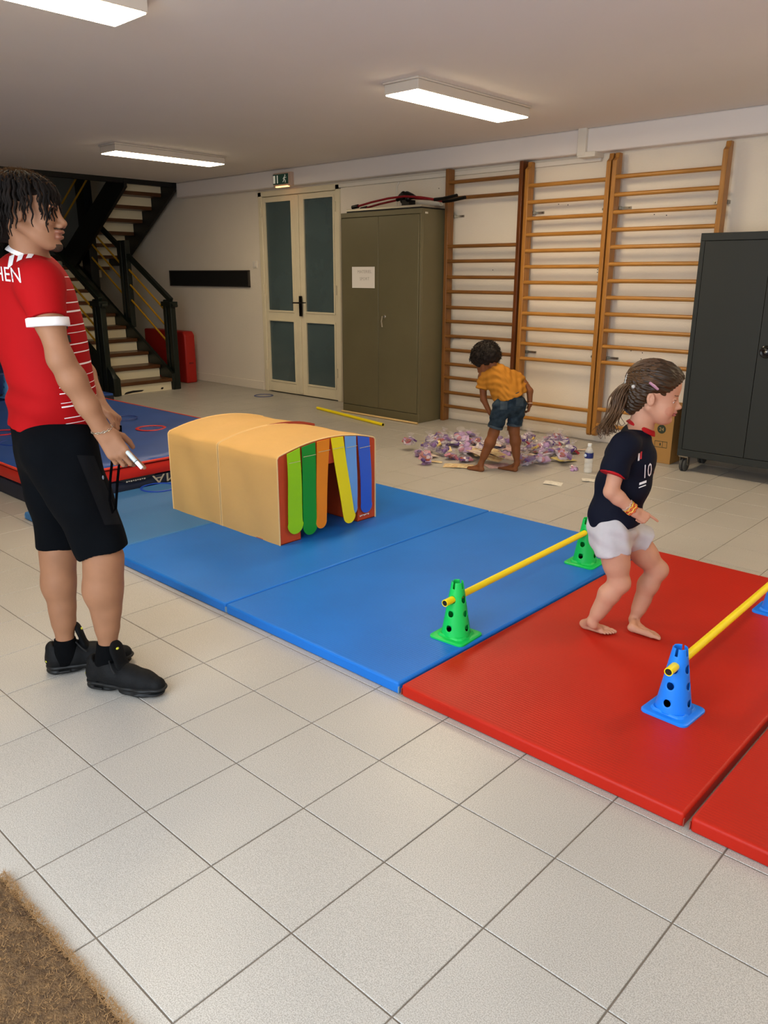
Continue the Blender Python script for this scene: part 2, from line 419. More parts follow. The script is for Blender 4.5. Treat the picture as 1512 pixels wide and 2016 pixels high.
def stringer(y0, y1, x_a, x_b, slope, z_a, dep, name='stringer', m_=m_green, lowcut=True):
    """plate between x_a and x_b; z_a = top at x_a, slope dz/d|x|"""
    za, zb = z_a, z_a+slope*abs(x_b-x_a)
    P = [(x_a, za), (x_b, zb), (x_b, zb-dep), (x_a, za-dep)]
    P = [(x, max(0.0, z)) for x, z in P]
    b = MB(); b.prism(P, lambda u, v: (u, y0, v), lambda u, v: (u, y1, v)); return sb(b, name, m_, bevel=.004)
stringer(4.862, 4.90, -6.985, -9.75, .596, .20, .29)
stringer(4.10, 4.138, -6.955, -9.75, .596, .20, .30)
# newel posts: two flat plates each, with a cap block
def newel(y0, y1, x0, x1, z0, z1, cap=True):
    b = MB(); d = (x1-x0)
    b.box((x0, y0, z0), (x0+.38*d, y1, z1)); b.box((x1-.42*d, y0, z0), (x1, y1, z1)); b.box((x0+.3*d, y0+.02, z0+.02), (x1-.3*d, y1-.02, z1-.02))
    o = sb(b, 'newel_post', m_green, bevel=.004)
    if cap:
        b = MB(); b.box((x0-.01, y0-.02, z1-.02), (x1+.02, y1+.02, z1+.035)); b.tube([(x1+.035, y0, z1-.01), (x1+.035, y1, z1-.01)], .022, 8)
        b.tube([(x0+.02, y0+.01, z1+.03), (x0+.02, y1-.01, z1+.03)], .028, 8); sb(b, 'newel_cap', m_green, sm=40)
newel(4.905, 4.975, -7.16, -6.99, 0, 1.03)
newel(4.03, 4.098, -7.26, -7.07, 0, 1.05)
b = MB(); b.prism([(-7.06, 0), (-6.94, 0), (-6.94, .21), (-7.0, .30), (-7.06, .34)], lambda u, v: (u, 4.04, v), lambda u, v: (u, 4.10, v)); sb(b, 'stringer_foot', m_green, bevel=.004)
newel(4.905, 4.975, -8.12, -7.94, .72, 1.80, False)
b = MB(); b.box((-9.10, 4.905, 0), (-8.88, 5.02, 4.1)); sb(b, 'tall_post', m_black)
b = MB(); b.box((-9.8, 4.0, 0), (-9.68, 4.1, 2.6)); sb(b, 'tall_post', m_black)
# handrails and yellow rails
SL = .575
for yy, xa, za, segs in ((4.94, -7.02, 1.08, ((-7.02, -7.95), (-8.08, -8.9))), (4.065, -7.12, 1.10, ((-7.12, -9.7),))):
    for x0, x1 in segs:
        z0 = za+SL*(xa-x0); z1 = za+SL*(xa-x1)
        b = MB(); b.beam((x0, yy, z0), (x1, yy, z1), .055, .055); sb(b, 'handrail', m_green, bevel=.006)
        for dz in (.17, .36, .55):
            b = MB(); b.cyl((x0-.04, yy, z0-dz-.02), (x1, yy, z1-dz), .012, 8); sb(b, 'rail', m_rail, sm=40)
# landing and upper flight
b = MB(); b.box((-10.19, 4.14, 1.56), (-9.48, 5.60, 1.635)); sb(b, 'landing', m_black)
for k in range(8):
    z = 2.54-.15*k; x = -7.66-.25*k
    b = MB(); b.box((x-.28, 4.83, z-.045), (x, 5.47, z)); sb(b, 'tread', m_tread)
    b = MB(); b.box((x-.262, 4.83, z-.15), (x-.25, 5.47, z-.045)); sb(b, 'riser', m_riser)
SU = .60
for y0, y1 in ((4.785, 4.825), (5.475, 5.515)):
    P = [(-7.62, 2.40), (-7.62, 2.74), (-9.45, 2.74-SU*1.83), (-9.45, 1.50), (-9.05, 1.50)]
    b = MB(); b.prism(P, lambda u, v: (u, y0, v), lambda u, v: (u, y1, v)); sb(b, 'stringer', m_black)
for dz in (.25, .45):
    b = MB(); b.cyl((-9.3, 4.80, 1.85+dz), (-8.0, 4.80, 1.85+dz+.78), .012, 8); sb(b, 'rail', m_rail, sm=40)

# red mat stood on edge behind the stairs
t = thing('folded_mat', 'red padded mat standing on edge between the staircase and the wall', 'mat', (-7.85, 5.40, 0))
b = MB()
b.prism([(-.5, 0), (.48, 0), (.48, .62), (.44, .67), (-.5, .67)], lambda u, v: (u, -.08, v), lambda u, v: (u, .08, v))
b.build('mat_cover', mat('red_vinyl_dark', '#a81c12', .45, bump=.1, bscale=20), t, bevel=.02, seg=3)
b = MB(); b.box((.46, -.03, .25), (.487, .03, .27)); b.build('handle_tab', mat('red_tab', '#7c1410', .6), t)
# ================================================================== MATS
def vinyl(name, col, rough=.46, bscale=1):
    """woven judo-mat vinyl: fine ribs running along x"""
    if name in MATS: return MATS[name]
    m = mat(name, col, rough, vary=.07, vscale=2.2, spec=.25)
    nt = m.node_tree; b = nt.nodes['Principled BSDF']
    g = nt.nodes.new('ShaderNodeNewGeometry')
    wv = nt.nodes.new('ShaderNodeTexWave'); wv.bands_direction = 'Y'; wv.inputs['Scale'].default_value = 26; wv.inputs['Distortion'].default_value = 1.5
    wv.inputs['Detail'].default_value = 2; wv.inputs['Detail Scale'].default_value = 6
    n = nt.nodes.new('ShaderNodeTexNoise'); n.inputs['Scale'].default_value = 70
    nt.links.new(g.outputs['Position'], wv.inputs['Vector']); nt.links.new(g.outputs['Position'], n.inputs['Vector'])
    ad = nt.nodes.new('ShaderNodeMath'); ad.operation = 'ADD'; nt.links.new(wv.outputs['Fac'], ad.inputs[0]); nt.links.new(n.outputs[0], ad.inputs[1])
    bp = nt.nodes.new('ShaderNodeBump'); bp.inputs['Strength'].default_value = .28; bp.inputs['Distance'].default_value = .0015
    nt.links.new(ad.outputs[0], bp.inputs['Height']); nt.links.new(bp.outputs[0], b.inputs['Normal'])
    return m
m_blue = vinyl('blue_vinyl', '#1c6fc8'); m_blue2 = vinyl('faded_blue_vinyl', '#3d76ae', .5); m_red = vinyl('red_vinyl', '#b2200f')
MH = .045
def gym_mat(x0, x1, m_, label, grp=None):
    t = thing('gym_mat', label, 'mat', ((x0+x1)/2, 2.18, 0), 0, grp)
    w = (x1-x0)/2-.0035
    b = MB(); b.box((-w, -.957, 0), (w, .957, MH)); b.build('cover', m_, t, bevel=.009, seg=3)
    b = MB()
    for sx in (-1, 1):
        b = MB(); b.box((sx*w-.0012, -.9578, .006), (sx*w+.0012, -.951, .030)); b.build('corner_seam', mat('pale_seam' if 'blue' in label else 'red_seam', '#7f9fb8' if 'blue' in label else '#8e3a2c', .6), t)
    return t
gym_mat(-2.885, -1.90, m_blue2, 'greyish blue floor mat behind the young man, touching the crash mat')
gym_mat(-1.90, -.905, m_blue, 'blue floor mat under the front half of the beige tunnel')
gym_mat(-.905, .088, m_blue, 'blue floor mat carrying the two green cones, next to the red mat')
gym_mat(.095, 1.09, m_red, 'red floor mat on which the little girl is running')
gym_mat(1.10, 2.10, m_red, 'red floor mat cut off at the right edge of the photo')

# ---------------- thick crash mat
t = thing('crash_mat', 'thick crash mat with blue top, red band and navy base on the floor', 'crash mat', (-4.52, 2.31, 0), 0)
def rough_box(x0, x1, y0, y1, z0, z1, n=26, bulge=.012, amp=.004, seed=1, rc=.05, nz=3):
    """soft box: side rings + gridded top"""
    rnd = np.random.RandomState(seed); ph = rnd.rand(8)*6
    def fold(x, y): return amp*(math.sin(5*x+ph[0]+2*math.sin(3*y))+.6*math.sin(9*y+ph[1]+1.5*math.sin(4*x+ph[2]))+.4*math.sin(17*(x+y)+ph[3]))
    b = MB(); nx, ny = int(n*(x1-x0)/(y1-y0)), n
    vs = []; fs = []
    for j in range(ny+1):
        for i in range(nx+1):
            u, v = i/nx, j/ny; x = x0+(x1-x0)*u; y = y0+(y1-y0)*v
            e = min(min(u, 1-u)*(x1-x0), min(v, 1-v)*(y1-y0)); drop = .014*max(0, 1-e/.06)**2
            vs.append((x, y, z1-drop+fold(x, y)*(min(1, e/.1))))
    for j in range(ny):
        for i in range(nx): a = j*(nx+1)+i; fs.append((a, a+1, a+nx+2, a+nx+1))
    ring = [(i, 0) for i in range(nx+1)]+[(nx, j) for j in range(1, ny+1)]+[(i, ny) for i in range(nx-1, -1, -1)]+[(0, j) for j in range(ny-1, 0, -1)]
    prev = [j*(nx+1)+i for i, j in ring]; m = len(ring)
    for k in range(1, nz+1):
        cur = []
        for q, (i, j) in enumerate(ring):
            x = x0+(x1-x0)*i/nx; y = y0+(y1-y0)*j/ny; s = math.sin(PI*k/nz)*bulge+amp*.8*math.sin(q*.9+k+ph[4])*math.sin(PI*k/nz)
            ox = (-s if i == 0 else s if i == nx else 0); oy = (-s if j == 0 else s if j == ny else 0)
            cur.append(len(vs)); vs.append((x+ox, y+oy, (z1-.014)+(z0-z1+.014)*k/nz))
        for q in range(m): q2 = (q+1) % m; fs.append((prev[q], cur[q], cur[q2], prev[q2]))
        prev = cur
    fs.append(tuple(prev)); b.add(vs, fs); return b
m_navy = mat('navy_canvas', '#1c2234', .6, vary=.15, vscale=6, bump=.3, bscale=30)
m_redband = mat('red_canvas', '#c62416', .5, vary=.08, vscale=5, bump=.3, bscale=25)
m_bluetop = mat('blue_canvas', '#2f529c', .42, vary=.08, vscale=3, bump=.25, bscale=120)
b = rough_box(-1.66, 1.61, -.93, .94, 0, .112, 24, .010, .003, 3); b.build('base_layer', m_navy, t, sm=60)
b = rough_box(-1.655, 1.612, -.925, .935, .112, .199, 24, .006, .003, 4); b.build('side_band', m_redband, t, sm=60)
b = rough_box(-1.65, 1.61, -.92, .93, .194, .218, 40, .002, .005, 5, nz=2); b.build('top_cover', m_bluetop, t, sm=60)
b = MB(); c = [(-1.655, -.925), (1.60, -.925), (1.617, -.905), (1.617, .93), (-1.655, .935)]
b.tube([(x, y, .202) for x, y in c], .0085, 8, closed=True); b.build('edge_piping', mat('bright_red_piping', '#e8452f', .45), t, sm=40)
b = MB()
b.prism([(-.48, .112), (-.43, .098), (-.38, .086), (-.30, .086), (-.24, .098), (-.20, .112)], lambda u, v: (1.612, u, v), lambda u, v: (1.626, u, v)); b.build('carry_flap', mat('dark_flap', '#15161d', .6), t)
b = MB()
for i in range(9): b.box((1.6255, -.415+i*.016, .092+.003*(i % 2)), (1.6266, -.404+i*.016, .101))
b.build('maker_label', mat('pale_print', '#b9b3a6', .6), t)
# the two visible letters, printed upside down on the navy base
put_text('MA', .056, (1.6245, -.125, .074), (0, -1, 0), (0, 0, -1), mat('beige_print', '#b4a68c', .6), t, width=.20)

# ---------------- blocks behind the crash mat
t = thing('foam_block', 'big dark blue foam block behind the far end of the crash mat', 'foam block', (-6.95, 2.1, 0))
b = MB(); b.box((-.5, -.9, 0), (.5, .85, .445)); b.build('cover', mat('dark_blue_vinyl', '#17306c', .5, vary=.1, vscale=4, bump=.2, bscale=30), t, bevel=.02, seg=3)
b = MB(); b.box((.495, -.7, .2), (.508, .5, .24)); b.build('strap', m_navy, t)
t = thing('low_mat', 'low blue mat with dark sides lying at the foot of the stairs', 'mat', (-7.3, 3.42, 0))
b = MB(); b.box((-.7, -.42, .075), (.7, .42, .10)); b.build('top_cover', mat('mid_blue_canvas', '#2c4f9c', .5, bump=.2, bscale=60), t, bevel=.006)
b = MB(); b.box((-.705, -.425, 0), (.705, .425, .078)); b.build('base_layer', m_navy, t, bevel=.01)

# ---------------- flat rings
def ring(x, y, z, r, wd, col, label, grp=None, nm='ring_marker'):
    b = MB(); b.lathe([(r-wd, .001), (r-wd, .004), (r-wd+.003, .006), (r-.003, .006), (r, .004), (r, .001), (r-wd, .001)], 48, cap=False)
    o = b.build(nm, mat('ring_'+col[1:], col, .4), None, sm=50, loc=(x, y, z)); return tag(o, label, 'ring', grp)
ZT = .2185
ring(-3.84, 2.66, ZT+.002, .118, .026, '#cc2a2a', 'flat red ring on the crash mat nearest the beige tunnel')
ring(-4.42, 2.75, ZT+.002, .115, .012, '#16307e', 'thin dark blue ring on the crash mat right of the young man\'s hand')
ring(-4.62, 2.62, ZT+.004, .115, .026, '#c82832', 'red ring on the crash mat mostly hidden behind the young man\'s hand')
ring(-4.50, 1.78, ZT+.002, .118, .026, '#d22b35', 'red ring on the crash mat at the left edge of the photo')
ring(-4.06, 1.70, ZT+.002, .115, .010, '#1c3f9a', 'thin blue ring on the crash mat behind the young man\'s back')
ring(-2.79, 2.065, MH, .118, .016, '#1c49b8', 'blue ring on the floor mat between crash mat and tunnel')
ring(-5.77, 5.32, 0, .115, .018, '#3a4a86', 'thin blue ring lying on the tiles in front of the double door')

# ================================================================== TUNNEL
m_beige = mat('beige_cover', '#dcb06c', .6, vary=.05, vscale=3, bump=.25, bscale=14, bdist=.01)
m_orange = mat('orange_foam', '#c8471d', .6, vary=.08, vscale=6)
t = thing('play_tunnel', 'beige padded crawl tunnel with coloured flaps on the blue mats', 'play tunnel', (-1.81, 2.22, MH))
HW, OW, HS, HT, OH = .355, .213, .465, .518, .375
def arch(y): return HS+(HT-HS)*(1-(y/HW)**2)
def tunnel_half(x0, x1, cap0, cap1, sd):
    b = MB(); N = 24; nx = 10
    rnd = random.Random(sd)
    # outline points (outer): from bottom left up, over, down
    out = [(-HW, z) for z in np.linspace(0, HS-.012, 9)]+[(-HW+.004, HS-.004)]+[(y, arch(y)) for y in np.linspace(-HW+.012, HW-.012, N)]+[(HW-.004, HS-.004)]+[(HW, z) for z in np.linspace(HS-.012, 0, 9)]
    inn = [(-OW, z) for z in np.linspace(0, OH, 9)]+[(-OW+.002, OH+.0)]+[(y, OH) for y in np.linspace(-OW+.004, OW-.004, N)]+[(OW-.002, OH)]+[(OW, z) for z in np.linspace(OH, 0, 9)]
    K = len(out); vs = []
    p1, p2, p3 = rnd.random()*6, rnd.random()*6, rnd.random()*6
    for i in range(nx+1):
        u = i/nx; x = x0+(x1-x0)*u; en = math.sin(PI*u)
        for (y, z) in out:
            side = abs(y) > HW-.01
            dz = .004*math.sin(9*u+4*y+p1)*en*(0 if side else 1)
            dy = 0
            if side: dy = math.copysign(1, y)*(.006*math.sin(7*u*1.2+9*z+p2)+.005*math.sin(16*u-12*z+p3)*max(0, 1-z/.3)+.004*en)*en*(1 if z > .02 else .5)
            vs.append((x, y+dy, z+dz))
    fs = [(i*K+k, i*K+k+1, (i+1)*K+k+1, (i+1)*K+k) for i in range(nx) for k in range(K-1)]
    b.add(vs, fs); b.build('outer_cover', m_beige, t, sm=70)
    b = MB(); vs = [(x, y, z) for x in (x0+.001, x1-.001) for y, z in inn]
    b.add(vs, [(k, k+1, K+k+1, K+k) for k in range(K-1)])
    for x in (x0+.002, x1-.002):
        vs = [(x, y*.997, z*.998) for y, z in out]+[(x, y, z) for y, z in inn]
        b.add(vs, [(k, k+1, K+k+1, K+k) for k in range(K-1)])
    b.box((x0+.002, -HW+.002, .0005), (x1-.002, -OW, .004)); b.box((x0+.002, OW, .0005), (x1-.002, HW-.002, .004))
    b.build('foam_core', m_orange, t, fixn=True)
    for x in (x0, x1):
        b = MB(); b.tube([(x, y, z) for y, z in out], .004, 6); b.build('edge_piping', mat('pale_piping', '#e6c285', .5), t, sm=50)
tunnel_half(-.49, -.012, 0, 1, 1); tunnel_half(.0, .495, 0, 1, 2)
b = MB(); b.tube([(-.006, y, arch(y)-.012+.016*max(0, min(1, (y+.06)/.3))) for y in np.linspace(-.33, .345, 20)], .011, 6, flat=1.2); b.build('gap_strip', mat('red_gap_fabric', '#8f2c14', .7), t, sm=50)
FX = .502
flaps = [(-.300, -.212, .045, -.302, -.196, '#9bd80c', 'lime green flap'), (-.203, -.107, .018, -.200, -.100, '#0c932a', 'dark green flap'),
         (-.098, -.006, .035, -.110, -.035, '#f08a12', 'orange flap'), (.004, .096, .02, .085, .175, '#f6e20c', 'yellow flap folded outwards'),
         (.108, .196, .055, .130, .205, '#6ca4e4', 'light blue flap'), (.207, .300, .045, .235, .325, '#2f5fce', 'royal blue flap')]
for k, (a0, a1, zb, b0, b1, col, lab) in enumerate(flaps):
    mb_ = MB(); n = 14; L = []
    for i in range(n+1):
        u = i/n; z0 = arch(a0)-.004; z1 = arch(a1)-.004
        ya = a0+(b0-.006-a0)*u+.002; yb = a1+(b1-.010-a1)*u-.002; w_ = yb-ya; r = w_/2; zt = (z0+z1)/2
        z = zt+(zb-zt)*u; cy = (ya+yb)/2
        # round foot
        dz = z-zb; hw = r if dz > r else math.sqrt(max(0, r*r-(r-dz)**2))
        x = FX+.002+.004*math.sin(u*2.2)+(.012*u if k in (3,) else 0)+.003*math.sin(6*u+k)
        top = i == 0
        L.append((x, cy-max(hw, .004), (z0 if top else z), cy+max(hw, .004), (z1 if top else z)))
    # refine the round end
    extra = []
    xe, zb2 = L[-1][0], zb; cy = (L[-1][1]+L[-1][3])/2; r = (b1-b0)/2
    L = [q for q in L if q[2] > zb+r*1.02]
    for a in (5, 20, 35, 50, 65, 80):
        hw = r*math.cos(math.radians(a)); z = zb+r-r*math.sin(math.radians(a)); extra.append((xe, cy-hw, z, cy+hw, z))
    L += extra; vs = []
    for x, ya, za, yb, zb_ in L: vs += [(x, ya, za), (x, yb, zb_), (x+.004, yb, zb_), (x+.004, ya, za)]
    m = len(L); fs = []
    for i in range(m-1):
        for q in range(4): fs.append((4*i+q, 4*i+(q+1) % 4, 4*i+4+(q+1) % 4, 4*i+4+q))
    fs += [(0, 1, 2, 3), (4*m-4, 4*m-3, 4*m-2, 4*m-1)]
    mb_.add(vs, fs); o = mb_.build('flap', mat('flap_'+col[1:], col, .5), t, sm=40); o['label'] = lab
    q = MB(); z_ = (arch(a0)+arch(a1))/2-.062; q.box((FX+.0125, a0+.006, z_), (FX+.0145, a1-.004, z_+.0022)); q.build('stitch_line', mat('stitch_pale', '#d8d29a', .7), o)
b = MB()
for i in range(7): b.box((.4985, .225+i*.011, .028+.002*(i % 3)), (.5, .233+i*.011, .036))
b.build('maker_print', mat('white_print', '#e8e2d8', .6), t)

# ================================================================== CONES AND BARS
def cone(x, y, col, coldark, label, grp, rz=0.0):
    m_ = mat('cone_'+col[1:], col, .42, spec=.4)
    t = thing('marker_cone', label, 'cone', (x, y, MH), rz, grp)
    # square base with rounded corners rising into a collar
    b = MB(); n = 40; S = .078; rc = .022
    def sq(s, r):
        P = []
        for q, (cx, cy) in enumerate(((1, 1), (-1, 1), (-1, -1), (1, -1))):
            for a in np.linspace(0, PI/2, 6):
                A = a+q*PI/2; P.append((cx*(s-r)+r*math.cos(A), cy*(s-r)+r*math.sin(A)))
        return P
    L = [(sq(S, rc), 0), (sq(S, rc), .006), (sq(S-.004, rc), .009), (sq(S-.012, rc), .0085)]
    vs = []; fs = []
    for P, z in L: vs += [(a, b_, z) for a, b_ in P]
    K = 24
    rad = lambda r: [(r*math.cos(math.atan2(q[1], q[0])), r*math.sin(math.atan2(q[1], q[0]))) for q in L[0][0]]
    for r, z in ((.070, .010), (.067, .016), (.063, .018), (.057, .016)): vs += [(a, b_, z) for a, b_ in rad(r)]
    m = 8
    for i in range(m-1):
        for k in range(K): k2 = (k+1) % K; fs.append((i*K+k, i*K+k2, (i+1)*K+k2, (i+1)*K+k))
    fs.append(tuple(range(K-1, -1, -1))); b.add(vs, fs); b.build('base', m_, t, sm=40)
    # body as a perforated shell: rows of holes cut by boolean
    b = MB(); H = .226; R0, R1 = .057, .0225
    NA, NZ = 64, 60
    rr = lambda z: R0+(R1-R0)*(z-.012)/(H-.012)
    HO = []
    for zi, z0 in enumerate((.047, .104, .160)):
        for k in range(4): HO.append((z0, k*PI/2, .0125 if zi < 2 else .0145))
    def grid_shell(dr, flip):
        vs = []; idx = {}
        for i in range(NZ+1):
            z = .012+(H-.012)*i/NZ
            for k in range(NA):
                a = 2*PI*k/NA; zz = z; aa = a
                for z0, a0, hr in HO:      # pull nearby grid vertices onto the hole rim
                    d = (a-a0+PI) % (2*PI)-PI; r_ = rr(z0)
                    du, dv = d*r_, z-z0; L_ = math.hypot(du, dv)
                    if L_ > 1e-9 and abs(L_-hr) < .0028: du *= hr/L_; dv *= hr/L_; aa = a0+du/r_; zz = z0+dv
                r2 = rr(zz)-dr; vs.append((r2*math.cos(aa), r2*math.sin(aa), zz))
        fs = []
        for i in range(NZ):
            for k in range(NA):
                z = .012+(H-.012)*(i+.5)/NZ; a = 2*PI*(k+.5)/NA; hole = False
                for z0, a0, hr in HO:
                    d = (a-a0+PI) % (2*PI)-PI
                    if math.hypot(d*rr(z0), z-z0) < hr: hole = True
                if z > H-.026 and any(abs(((a-q+PI) % (2*PI))-PI) < .22 for q in (0, PI/2, PI, 1.5*PI)): hole = True
                if not hole:
                    k2 = (k+1) % NA; f = (i*NA+k, i*NA+k2, (i+1)*NA+k2, (i+1)*NA+k); fs.append(f if not flip else f[::-1])
        return vs, fs
    v, f = grid_shell(0, False); bb = MB(); bb.add(v, f)
    o = bb.build('body', m_, t, sm=60, fixn=False)
    so = o.modifiers.new('wall', 'SOLIDIFY'); so.thickness = .003; so.offset = -1
    return t
cone(-.002, 1.653, '#10c455', '', 'green perforated cone at the near end of the first yellow bar', None, .06)
c0 = [o for o in COL.objects if o.name.startswith('marker_cone')][0]
def cone_copy(x, y, label, rz, m_=None, z=MH):
    c = copy_tree(c0); c.location = (x, y, z); c.rotation_euler = (0, 0, rz); c['label'] = label
    if m_:
        for ch in c.children: ch.data = ch.data.copy(); ch.data.materials[0] = m_
    return c
m_coneblue = mat('cone_blue', '#1680ee', .4, spec=.4)
cone_copy(-.047, 2.725, 'green perforated cone behind the running girl, at the far end of the first bar', .05)
cone_copy(.848, 1.695, 'blue perforated cone at the near end of the second yellow bar', -.05, m_coneblue)
cone_copy(.83, 2.75, 'blue perforated cone cut off at the right edge of the photo', 0, m_coneblue)
cone_copy(-6.31, 2.58, 'light blue cone standing on the far end of the crash mat', .1, mat('cone_pale_blue', '#4f90cf', .4), ZT)
m_yellow = mat('yellow_plastic', '#fbe30a', .35); m_cap = mat('black_tube_end', '#0b0a08', .6)
def bar(a, b_, r, label, nm='hurdle_bar', m_=None, cat='pole'):
    A, B = Vector(a), Vector(b_); L = (B-A).length
    t = thing(nm, label, cat, a); t.rotation_euler = (B-A).to_track_quat('Z', 'Y').to_euler()
    b = MB(); b.lathe([(r-.0025, .004), (r-.0025, 0), (r, 0), (r, L), (r-.0025, L), (r-.0025, L-.004)], 20, cap=False); b.build('tube', m_ or m_yellow, t, sm=40)
    if m_ is None:
        for z0, z1 in ((.001, .006), (L-.006, L-.001)):
            b = MB(); b.lathe([(r-.003, z0), (r-.003, z1)], 16); b.build('open_end', m_cap, t)
    return t
ZB = MH+.160
bar((.0, 1.575, ZB), (-.047, 2.80, ZB), .0135, 'yellow bar resting through the two green cones')
bar((.850, 1.615, ZB+.010), (.83, 2.86, ZB+.008), .0135, 'yellow bar resting through the two blue cones on the red mats')
bar((-4.573, 5.095, .014), (-3.389, 4.86, .014), .0155, 'yellow pole lying on the tiles in front of the olive cabinet')
bar((-4.27, 5.165, .011), (-3.20, 5.145, .011), .010, 'pale wooden stick on the floor along the base of the olive cabinet', 'wooden_stick', mat('pale_wood', '#d8b77c', .5, vary=.12, vscale=6, stretch=(20, 20, 1)))

# ================================================================== OLIVE CABINET
m_olive = mat('olive_metal', '#6c654b', .38, metal=.15, vary=.05, vscale=2.5, spec=.5)
t = thing('metal_cabinet', 'tall olive green metal cabinet with a paper sign, beside the double door', 'cabinet', (-3.765, 5.40, 0))
b = MB(); W, D = .525, .195; H = 1.965
b.box((-W, -D+.022, 0), (W, D, H)); b.box((-W, -D, 0), (W, -D+.022, .085)); b.box((-W, -D, H-.045), (W, -D+.022, H)); b.box((-W, -D, .085), (-W+.012, -D+.022, H-.045)); b.box((W-.022, -D, .085), (W, -D+.022, H-.045))
b.build('body', m_olive, t, bevel=.003)
for x0, x1 in ((-W+.014, -.012), (-.008, W-.025)):
    b = MB(); b.box((x0, -D-.004, .089), (x1, -D+.020, H-.049)); b.build('door', m_olive, t, bevel=.004)
b = MB(); b.lathe([(.014, 0), (.016, .008), (.012, .012)], 14, o=(.082, -D-.004, .995), R=Matrix.Rotation(PI/2, 3, 'X')); b.tube([(.06, -D-.02, 1.0), (.052, -D-.026, .95), (.062, -D-.024, .895)], .0075, 8)
b.build('handle', mat('bright_chrome', '#cfcabd', .25, metal=.9), t, sm=40)
b = MB(); b.box((W+.0, -D+.05, H-.045), (W+.002, -D+.09, H-.03)); b.build('name_plate', mat('pale_plate', '#d8d4c4', .4), t)
pg = tag(MB().box((-.155, -.002, -.1), (.155, 0, .1)).build('paper_sign', mat('paper', '#e9e2d8', .8), None, loc=(-3.975, 5.1985, 1.36)), 'white sheet with faint handwriting taped to the olive cabinet', 'paper')
pg.rotation_euler = (0, 0, 0)
m_pencil = mat('faint_pencil', '#b5aca0', .9)
for s, w_, z in (('MATERIEL', .19, .055), ('SPORT', .13, -.012)):
    o = put_text(s, .028, (.02, -.0026, z), (1, 0, .01), (0, 0, 1), m_pencil, pg, width=w_)
# things lying on the cabinet
t = thing('framed_board', 'flat silver edged board lying on top of the olive cabinet', 'board', (-3.72, 5.40, 1.9655))
b = MB(); b.box((-.50, -.185, .012), (.46, .19, .032)); b.build('frame', mat('aluminium', '#b8b2a4', .35, metal=.8), t, bevel=.002)
b = MB(); b.box((-.505, -.175, .0), (.455, .18, .012)); b.build('backing', m_cap, t)
m_rod = mat('dark_red_rod', '#7e1018', .35)
def rods(name, y, dz, label):
    t = thing(name, label, 'exercise rod', (-3.7, y, 1.998+dz))
    b = MB(); b.tube([(-.42, 0, .02), (-.2, 0, .052), (.02, .0, .074), (.22, 0, .080), (.42, 0, .060), (.60, 0, .030)], .010, 8); b.build('rod', m_rod, t, sm=40)
    b = MB(); b.tube([(-.46, 0, .018), (-.38, 0, .026)], .018, 10); b.build('grip', m_iron, t, sm=40)
    b = MB(); b.tube([(.58, 0, .032), (.68, 0, .034), (.84, -.01, .05)], .015, 10); b.build('grip', m_iron, t, sm=40)
rods('exercise_rod', 5.24, 0, 'front dark red bent rod with black grips on top of the olive cabinet')
rods('exercise_rod', 5.36, -.008, 'rear dark red bent rod with black grips on top of the olive cabinet')
t = thing('rod_clamp', 'black knobbly clamp holding the red rods together on the cabinet', 'clamp', (-3.50, 5.30, 2.0))
b = MB(); b.tube([(-.11, -.02, .055), (-.05, -.02, .085), (.02, -.02, .09), (.08, -.02, .075), (.12, -.02, .07)], [.016, .032, .036, .026, .012], 10)
b.ball((-.02, -.03, .10), .028); b.ball((.04, -.03, .06), .03); b.ball((-.06, .01, .05), .028); b.box((-.04, -.03, .0), (.05, .06, .05)); b.build('clamp_body', m_iron, t, sm=40)
b = MB(); b.cyl((-.02, -.055, .10), (-.02, -.035, .10), .012); b.build('knob', mat('grey_knob', '#4c4c4a', .4), t, sm=40)
t = thing('paper_roll', 'white paper roll lying behind the red rods on the cabinet', 'roll', (-3.45, 5.50, 2.035))
b = MB(); b.lathe([(.034, -.3), (.036, -.3), (.036, .2), (.032, .2), (.032, .1), (.0, .1)], 20, R=Matrix.Rotation(PI/2, 3, 'Y'), cap=False); b.build('sheet', mat('roll_paper', '#d8d2c4', .7), t, sm=40)
b = MB(); b.lathe([(.0315, .05), (.0315, .12)], 14, R=Matrix.Rotation(PI/2, 3, 'Y')); b.build('core', m_cap, t)

# ================================================================== DARK CABINET ON CASTORS
m_anth = mat('anthracite_metal', '#2a2d2b', .5, metal=.1, bump=.12, bscale=300, spec=.4)
t = thing('rolling_cabinet', 'dark grey metal cabinet on castors at the right edge', 'cabinet', (-.13, 5.26, 0))
b = MB(); W, D = .47, .215; Z0, Z1 = .118, 1.662
b.box((-W, -D+.02, Z0), (W, D, Z1)); b.box((-W, -D, Z0), (W, -D+.02, Z0+.05)); b.box((-W, -D, Z1-.05), (W, -D+.02, Z1)); b.box((-W, -D, Z0+.05), (-W+.032, -D+.02, Z1-.05)); b.box((W-.032, -D, Z0+.05), (W, -D+.02, Z1-.05))
b.build('body', m_anth, t, bevel=.003)
for k, (x0, x1) in enumerate(((-W+.035, -.0015), (.0015, W-.035))):
    b = MB(); b.box((x0, -D-.002, Z0+.053), (x1, -D+.018, Z1-.053)); d = b.build('door', m_anth, t, bevel=.002)
b = MB(); R_ = Matrix.Rotation(PI/2, 3, 'X'); b.lathe([(.042, 0), (.042, .006), (.036, .010), (.024, .006), (.024, .010), (.02, .012)], 28, o=(.055, -D-.002, .90), R=R_); b.build('lock_rosette', mat('gloss_black', '#050505', .2), d, sm=40)
b = MB(); b.lathe([(.008, .011), (.009, .014), (.006, .015)], 12, o=(.055, -D-.002, .90), R=R_); b.build('key_cylinder', m_steel, d, sm=40)
m_rub = mat('grey_rubber', '#3b3c3b', .7)
